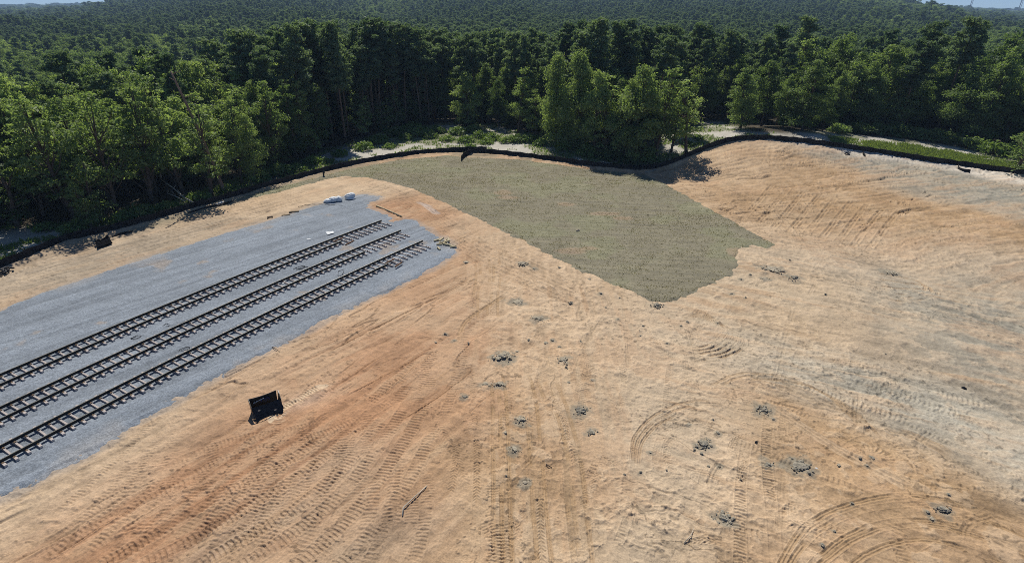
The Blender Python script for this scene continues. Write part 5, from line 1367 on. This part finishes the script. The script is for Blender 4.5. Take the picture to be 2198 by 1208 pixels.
def pick(a, d, pine_):
    u = rw.random()
    if pine_:
        return 'pine' if u < .36 else 'pineb' if u < .68 else 'pinec' if u < .92 else 'youngpine'
    if d < 14 and -50 < a < -14: return 'airy' if u < .5 else 'airyb' if u < .6 else 'ragged' if u < .7 else 'light' if u < .82 else 'slim' if u < .92 else 'round'
    if a < -14: return 'airyb' if u < .18 else 'airy' if u < .5 else 'round' if u < .62 else 'spread' if u < .70 else 'light' if u < .95 else 'tall'
    if a < 20: return 'round' if u < .3 else 'ragged' if u < .5 else 'airyb' if u < .7 else 'tall' if u < .85 else 'spread'
    return 'round' if u < .3 else 'spread' if u < .58 else 'ragged' if u < .72 else 'tall' if u < .84 else 'airy' if u < .92 else 'light'
for i in order:
    a, d, p_ = azg[i], -sdc[i], bool(ispine[i])
    key = pick(a, d, p_); K = KINDS[key]
    if p_: H = rw.uniform(16.5, 22.5) * np.interp(a, [-50, -18], [.80, 1]) if key != 'youngpine' else rw.uniform(9, 13)
    else: H = rw.uniform(8.5, 16) * (.85 if d < 8 else 1.0) * (1.12 if a > 24 else 1.0) * (1.02 if a < -20 else 1.0)
    wd = rw.uniform(.85, 1.2)
    thing_ok = (nb_ < 250 and not p_) or (np_ < 260 and p_)
    if thing_ok:
        plant("pine_tree" if p_ else "broadleaf_tree", region(a, d, p_), "tree", key, float(hgx[i]), float(hgy[i]), H, wd, group="pines of the woods" if p_ else "broadleaf trees of the woods")
        np_ += p_; nb_ += (not p_)
    else:
        s = H / K['H']; sc_x.append(hgx[i]); sc_y.append(hgy[i]); sc_k.append(KEYS.index(key)); sc_s.append((s * wd, s * wd, s)); sc_r.append(rw.uniform(0, 6.28))
# young growth under the tall pines along the edge
ux, uy = np.meshgrid(np.arange(-60, 30, 3.9), np.arange(70, 150, 3.9)); ux = (ux + rw.uniform(-1.6, 1.6, ux.shape)).ravel(); uy = (uy + rw.uniform(-1.6, 1.6, uy.shape)).ravel()
ua = np.degrees(np.arctan2(ux, uy)); ud = -poly_sd(ux, uy, CLEAR)
uk = (ua > -24) & (ua < 10) & (ud > 1.5) & (ud < 15) & (poly_sd(ux, uy, clearing) < 0)
for a_, d_, xx_, yy_ in zip(ua[uk], ud[uk], ux[uk], uy[uk]):
    lab = "low leafy young tree under the tall pines " + ("just past the shade gap" if a_ < -16 else "along the sand strip" if a_ < -9 else "beside the weedy clearing" if a_ < -1 else "behind the closest pale trees")
    plant("young_tree", lab, "tree", ['sapling', 'ragged', 'slim', 'airy'][rw.integers(0, 4)], float(xx_), float(yy_), rw.uniform(3.5, 8.5), rw.uniform(1.0, 1.5), group="young trees under the pines")
# beyond: the same trees out to the horizon, wider apart the farther they stand
r_ = 470.0
while r_ < 5600:
    s = max(6.0, r_ / 95.0)
    n = int(2 * R(53) * r_ / s)
    aa = np.linspace(-53, 53, n) + rw.uniform(-.5, .5, n) * 106 / n; ra_ = r_ + rw.uniform(-.5, .5, n) * s
    xx = ra_ * np.sin(np.radians(aa)); yy = ra_ * np.cos(np.radians(aa))
    q = fbm(xx / 190, yy / 190, 4, 205); q2 = fbm(xx / 45, yy / 45, 2, 206)
    pp = np.interp(aa, [-50, -32, -16, 20, 30, 50], [.5, .7, .95, .95, .4, .2]) + (q - .5) * 4.5
    pp = np.where((aa < -14) & (ra_ > 700) & (ra_ < 1700), 1.0, pp)
    u = rw.random(n)
    for j in range(n):
        p_ = u[j] < pp[j]
        key = pick(aa[j], 100, p_)
        if key == 'youngpine': key = 'pineb'
        H = (rw.uniform(12, 18.5) if p_ else rw.uniform(9, 16)) * (.62 + .76 * q2[j])
        s0 = H / KINDS[key]['H']; f = max(1.0, s / 7.5) * rw.uniform(.85, 1.3) * (1.2 if not p_ else .95)
        sc_x.append(xx[j]); sc_y.append(yy[j]); sc_k.append(KEYS.index(key)); sc_s.append((s0 * f, s0 * f, s0 * min(f, 1.25) if f > 1.6 else s0)); sc_r.append(rw.uniform(0, 6.28))
    r_ += s * .9
print("far trees", len(sc_x), "pines", np_, "broad", nb_)
sc_x = np.array(sc_x); sc_y = np.array(sc_y); sc_k = np.array(sc_k); nF = len(sc_x)
me = bpy.data.meshes.new("forest"); me.vertices.add(nF)
me.vertices.foreach_set("co", np.stack([sc_x, sc_y, terrain(sc_x, sc_y) - .1], 1).astype(np.float32).ravel())
A = me.attributes.new("kind", 'INT', 'POINT'); A.data.foreach_set("value", sc_k.astype(np.int32))
A = me.attributes.new("turn", 'FLOAT_VECTOR', 'POINT'); A.data.foreach_set("vector", np.stack([np.zeros(nF), np.zeros(nF), np.array(sc_r)], 1).astype(np.float32).ravel())
A = me.attributes.new("grow", 'FLOAT_VECTOR', 'POINT'); A.data.foreach_set("vector", np.array(sc_s, np.float32).ravel())
me.update()
fo = tag(link("forest", me), "dense woods of pines and broadleaf trees reaching to the horizon", "forest", kind="stuff")
ng = bpy.data.node_groups.new("forest_scatter", 'GeometryNodeTree')
ng.interface.new_socket("Geometry", in_out='INPUT', socket_type='NodeSocketGeometry'); ng.interface.new_socket("Geometry", in_out='OUTPUT', socket_type='NodeSocketGeometry')
N = ng.nodes; LK = ng.links
gi = N.new("NodeGroupInput"); go = N.new("NodeGroupOutput"); jn = N.new("GeometryNodeJoinGeometry")
def attr(nm, ty):
    a = N.new("GeometryNodeInputNamedAttribute"); a.data_type = ty; a.inputs["Name"].default_value = nm
    return a.outputs[0]
ak, at_, ag = attr("kind", 'INT'), attr("turn", 'FLOAT_VECTOR'), attr("grow", 'FLOAT_VECTOR')
er = N.new("FunctionNodeEulerToRotation"); LK.new(at_, er.inputs[0])
for ki in sorted(set(sc_k.tolist())):
    key = KEYS[ki]
    if key not in first: continue
    cr = first[key]; trk = [c for c in cr.parent.children if c is not cr][0]
    jj = N.new("GeometryNodeJoinGeometry")
    for o in (cr, trk):
        oi = N.new("GeometryNodeObjectInfo"); oi.transform_space = 'ORIGINAL'; oi.inputs[0].default_value = o
        LK.new(oi.outputs["Geometry"], jj.inputs[0])
    g2 = N.new("GeometryNodeGeometryToInstance"); LK.new(jj.outputs[0], g2.inputs[0])
    cmp = N.new("FunctionNodeCompare"); cmp.data_type = 'INT'; cmp.operation = 'EQUAL'
    ii = [s for s in cmp.inputs if s.type == 'INT']; LK.new(ak, ii[0]); ii[1].default_value = ki
    ip = N.new("GeometryNodeInstanceOnPoints")
    LK.new(gi.outputs[0], ip.inputs["Points"]); LK.new(cmp.outputs[0], ip.inputs["Selection"]); LK.new(g2.outputs[0], ip.inputs["Instance"])
    LK.new(er.outputs[0], ip.inputs["Rotation"]); LK.new(ag, ip.inputs["Scale"])
    LK.new(ip.outputs[0], jn.inputs[0])
LK.new(jn.outputs[0], go.inputs[0])
md = fo.modifiers.new("scatter", 'NODES'); md.node_group = ng

# ------------------------------------------------------------------ house in the woods, radio masts
zt = float(terrain(hxw, hyw))
ho = thing("house", "low house with brown roof glimpsed between trees far off in the woods", "house", (hxw, hyw, zt), R(-30))
b = MB(); b.box((0, 0, 2.6), (13, 8, 5.2)); link("wall", b.mesh("wall", [M['siding']]), ho)
b = MB(); b.add([(-7, -4.6, 5.15), (7, -4.6, 5.15), (7, 4.6, 5.15), (-7, 4.6, 5.15), (-7, 0, 8.0), (7, 0, 8.0)], [(0, 1, 5, 4), (2, 3, 4, 5), (0, 4, 3), (1, 2, 5), (0, 3, 2, 1)]); link("roof", b.mesh("roof", [M['roof']]), ho)
for u in (-4.2, -1.4, 2.0, 4.6):
    b = MB(); b.box((u, -4.03, 3.4), (1.2, .06, 1.5)); link("window", b.mesh("window", [M['glass']]), ho)
for (px, yb, dist, lab) in ((2083, 14, 2600, "thin radio mast on the skyline, the one nearer the woods' high ground"), (2186, 24, 2500, "thin radio mast on the skyline above the great tree crown's far side")):
    X, Y, Z = ray(px, yb); k = dist / math.hypot(X, Y); X *= k; Y *= k
    z0 = float(terrain(X, Y)); b = MB(); w = 2.2
    for (u, v) in ((-w, -w), (w, -w), (0, w)): b.tube([(u, v, 0), (u, v, 75)], .5, 4)
    for i in range(12):
        z = i * 6; b.tube([(-w, -w, z), (w, -w, z + 3), (0, w, z + 6)], .25, 3); b.tube([(w, -w, z), (0, w, z + 3), (-w, -w, z + 6)], .25, 3)
    tag(link("radio_mast", b.mesh("radio_mast", [M['mast']]), None, (float(X), float(Y), z0)), lab, "radio mast", "radio masts on the skyline")

# ------------------------------------------------------------------ air
hz_ = bpy.data.materials.new("haze"); hz_.use_nodes = True
n = hz_.node_tree.nodes; n.clear(); o = n.new("ShaderNodeOutputMaterial"); v = n.new("ShaderNodeVolumePrincipled")
v.inputs["Color"].default_value = (0.50, 0.72, 1.0, 1); v.inputs["Density"].default_value = HAZE; v.inputs["Anisotropy"].default_value = 0.0
hz_.node_tree.links.new(v.outputs[0], o.inputs["Volume"])
b = MB(); zb, zt_ = float(gzn.min()) - 1.0, 100.0; print('haze from', zb, 'ground top', float(gzn.max()))
b.box((0, 0, (zb + zt_) / 2), (13400, 13400, zt_ - zb))
hb = tag(link("haze", b.mesh("haze", [hz_])), "thin blue haze over the far woods", "haze", kind="stuff")
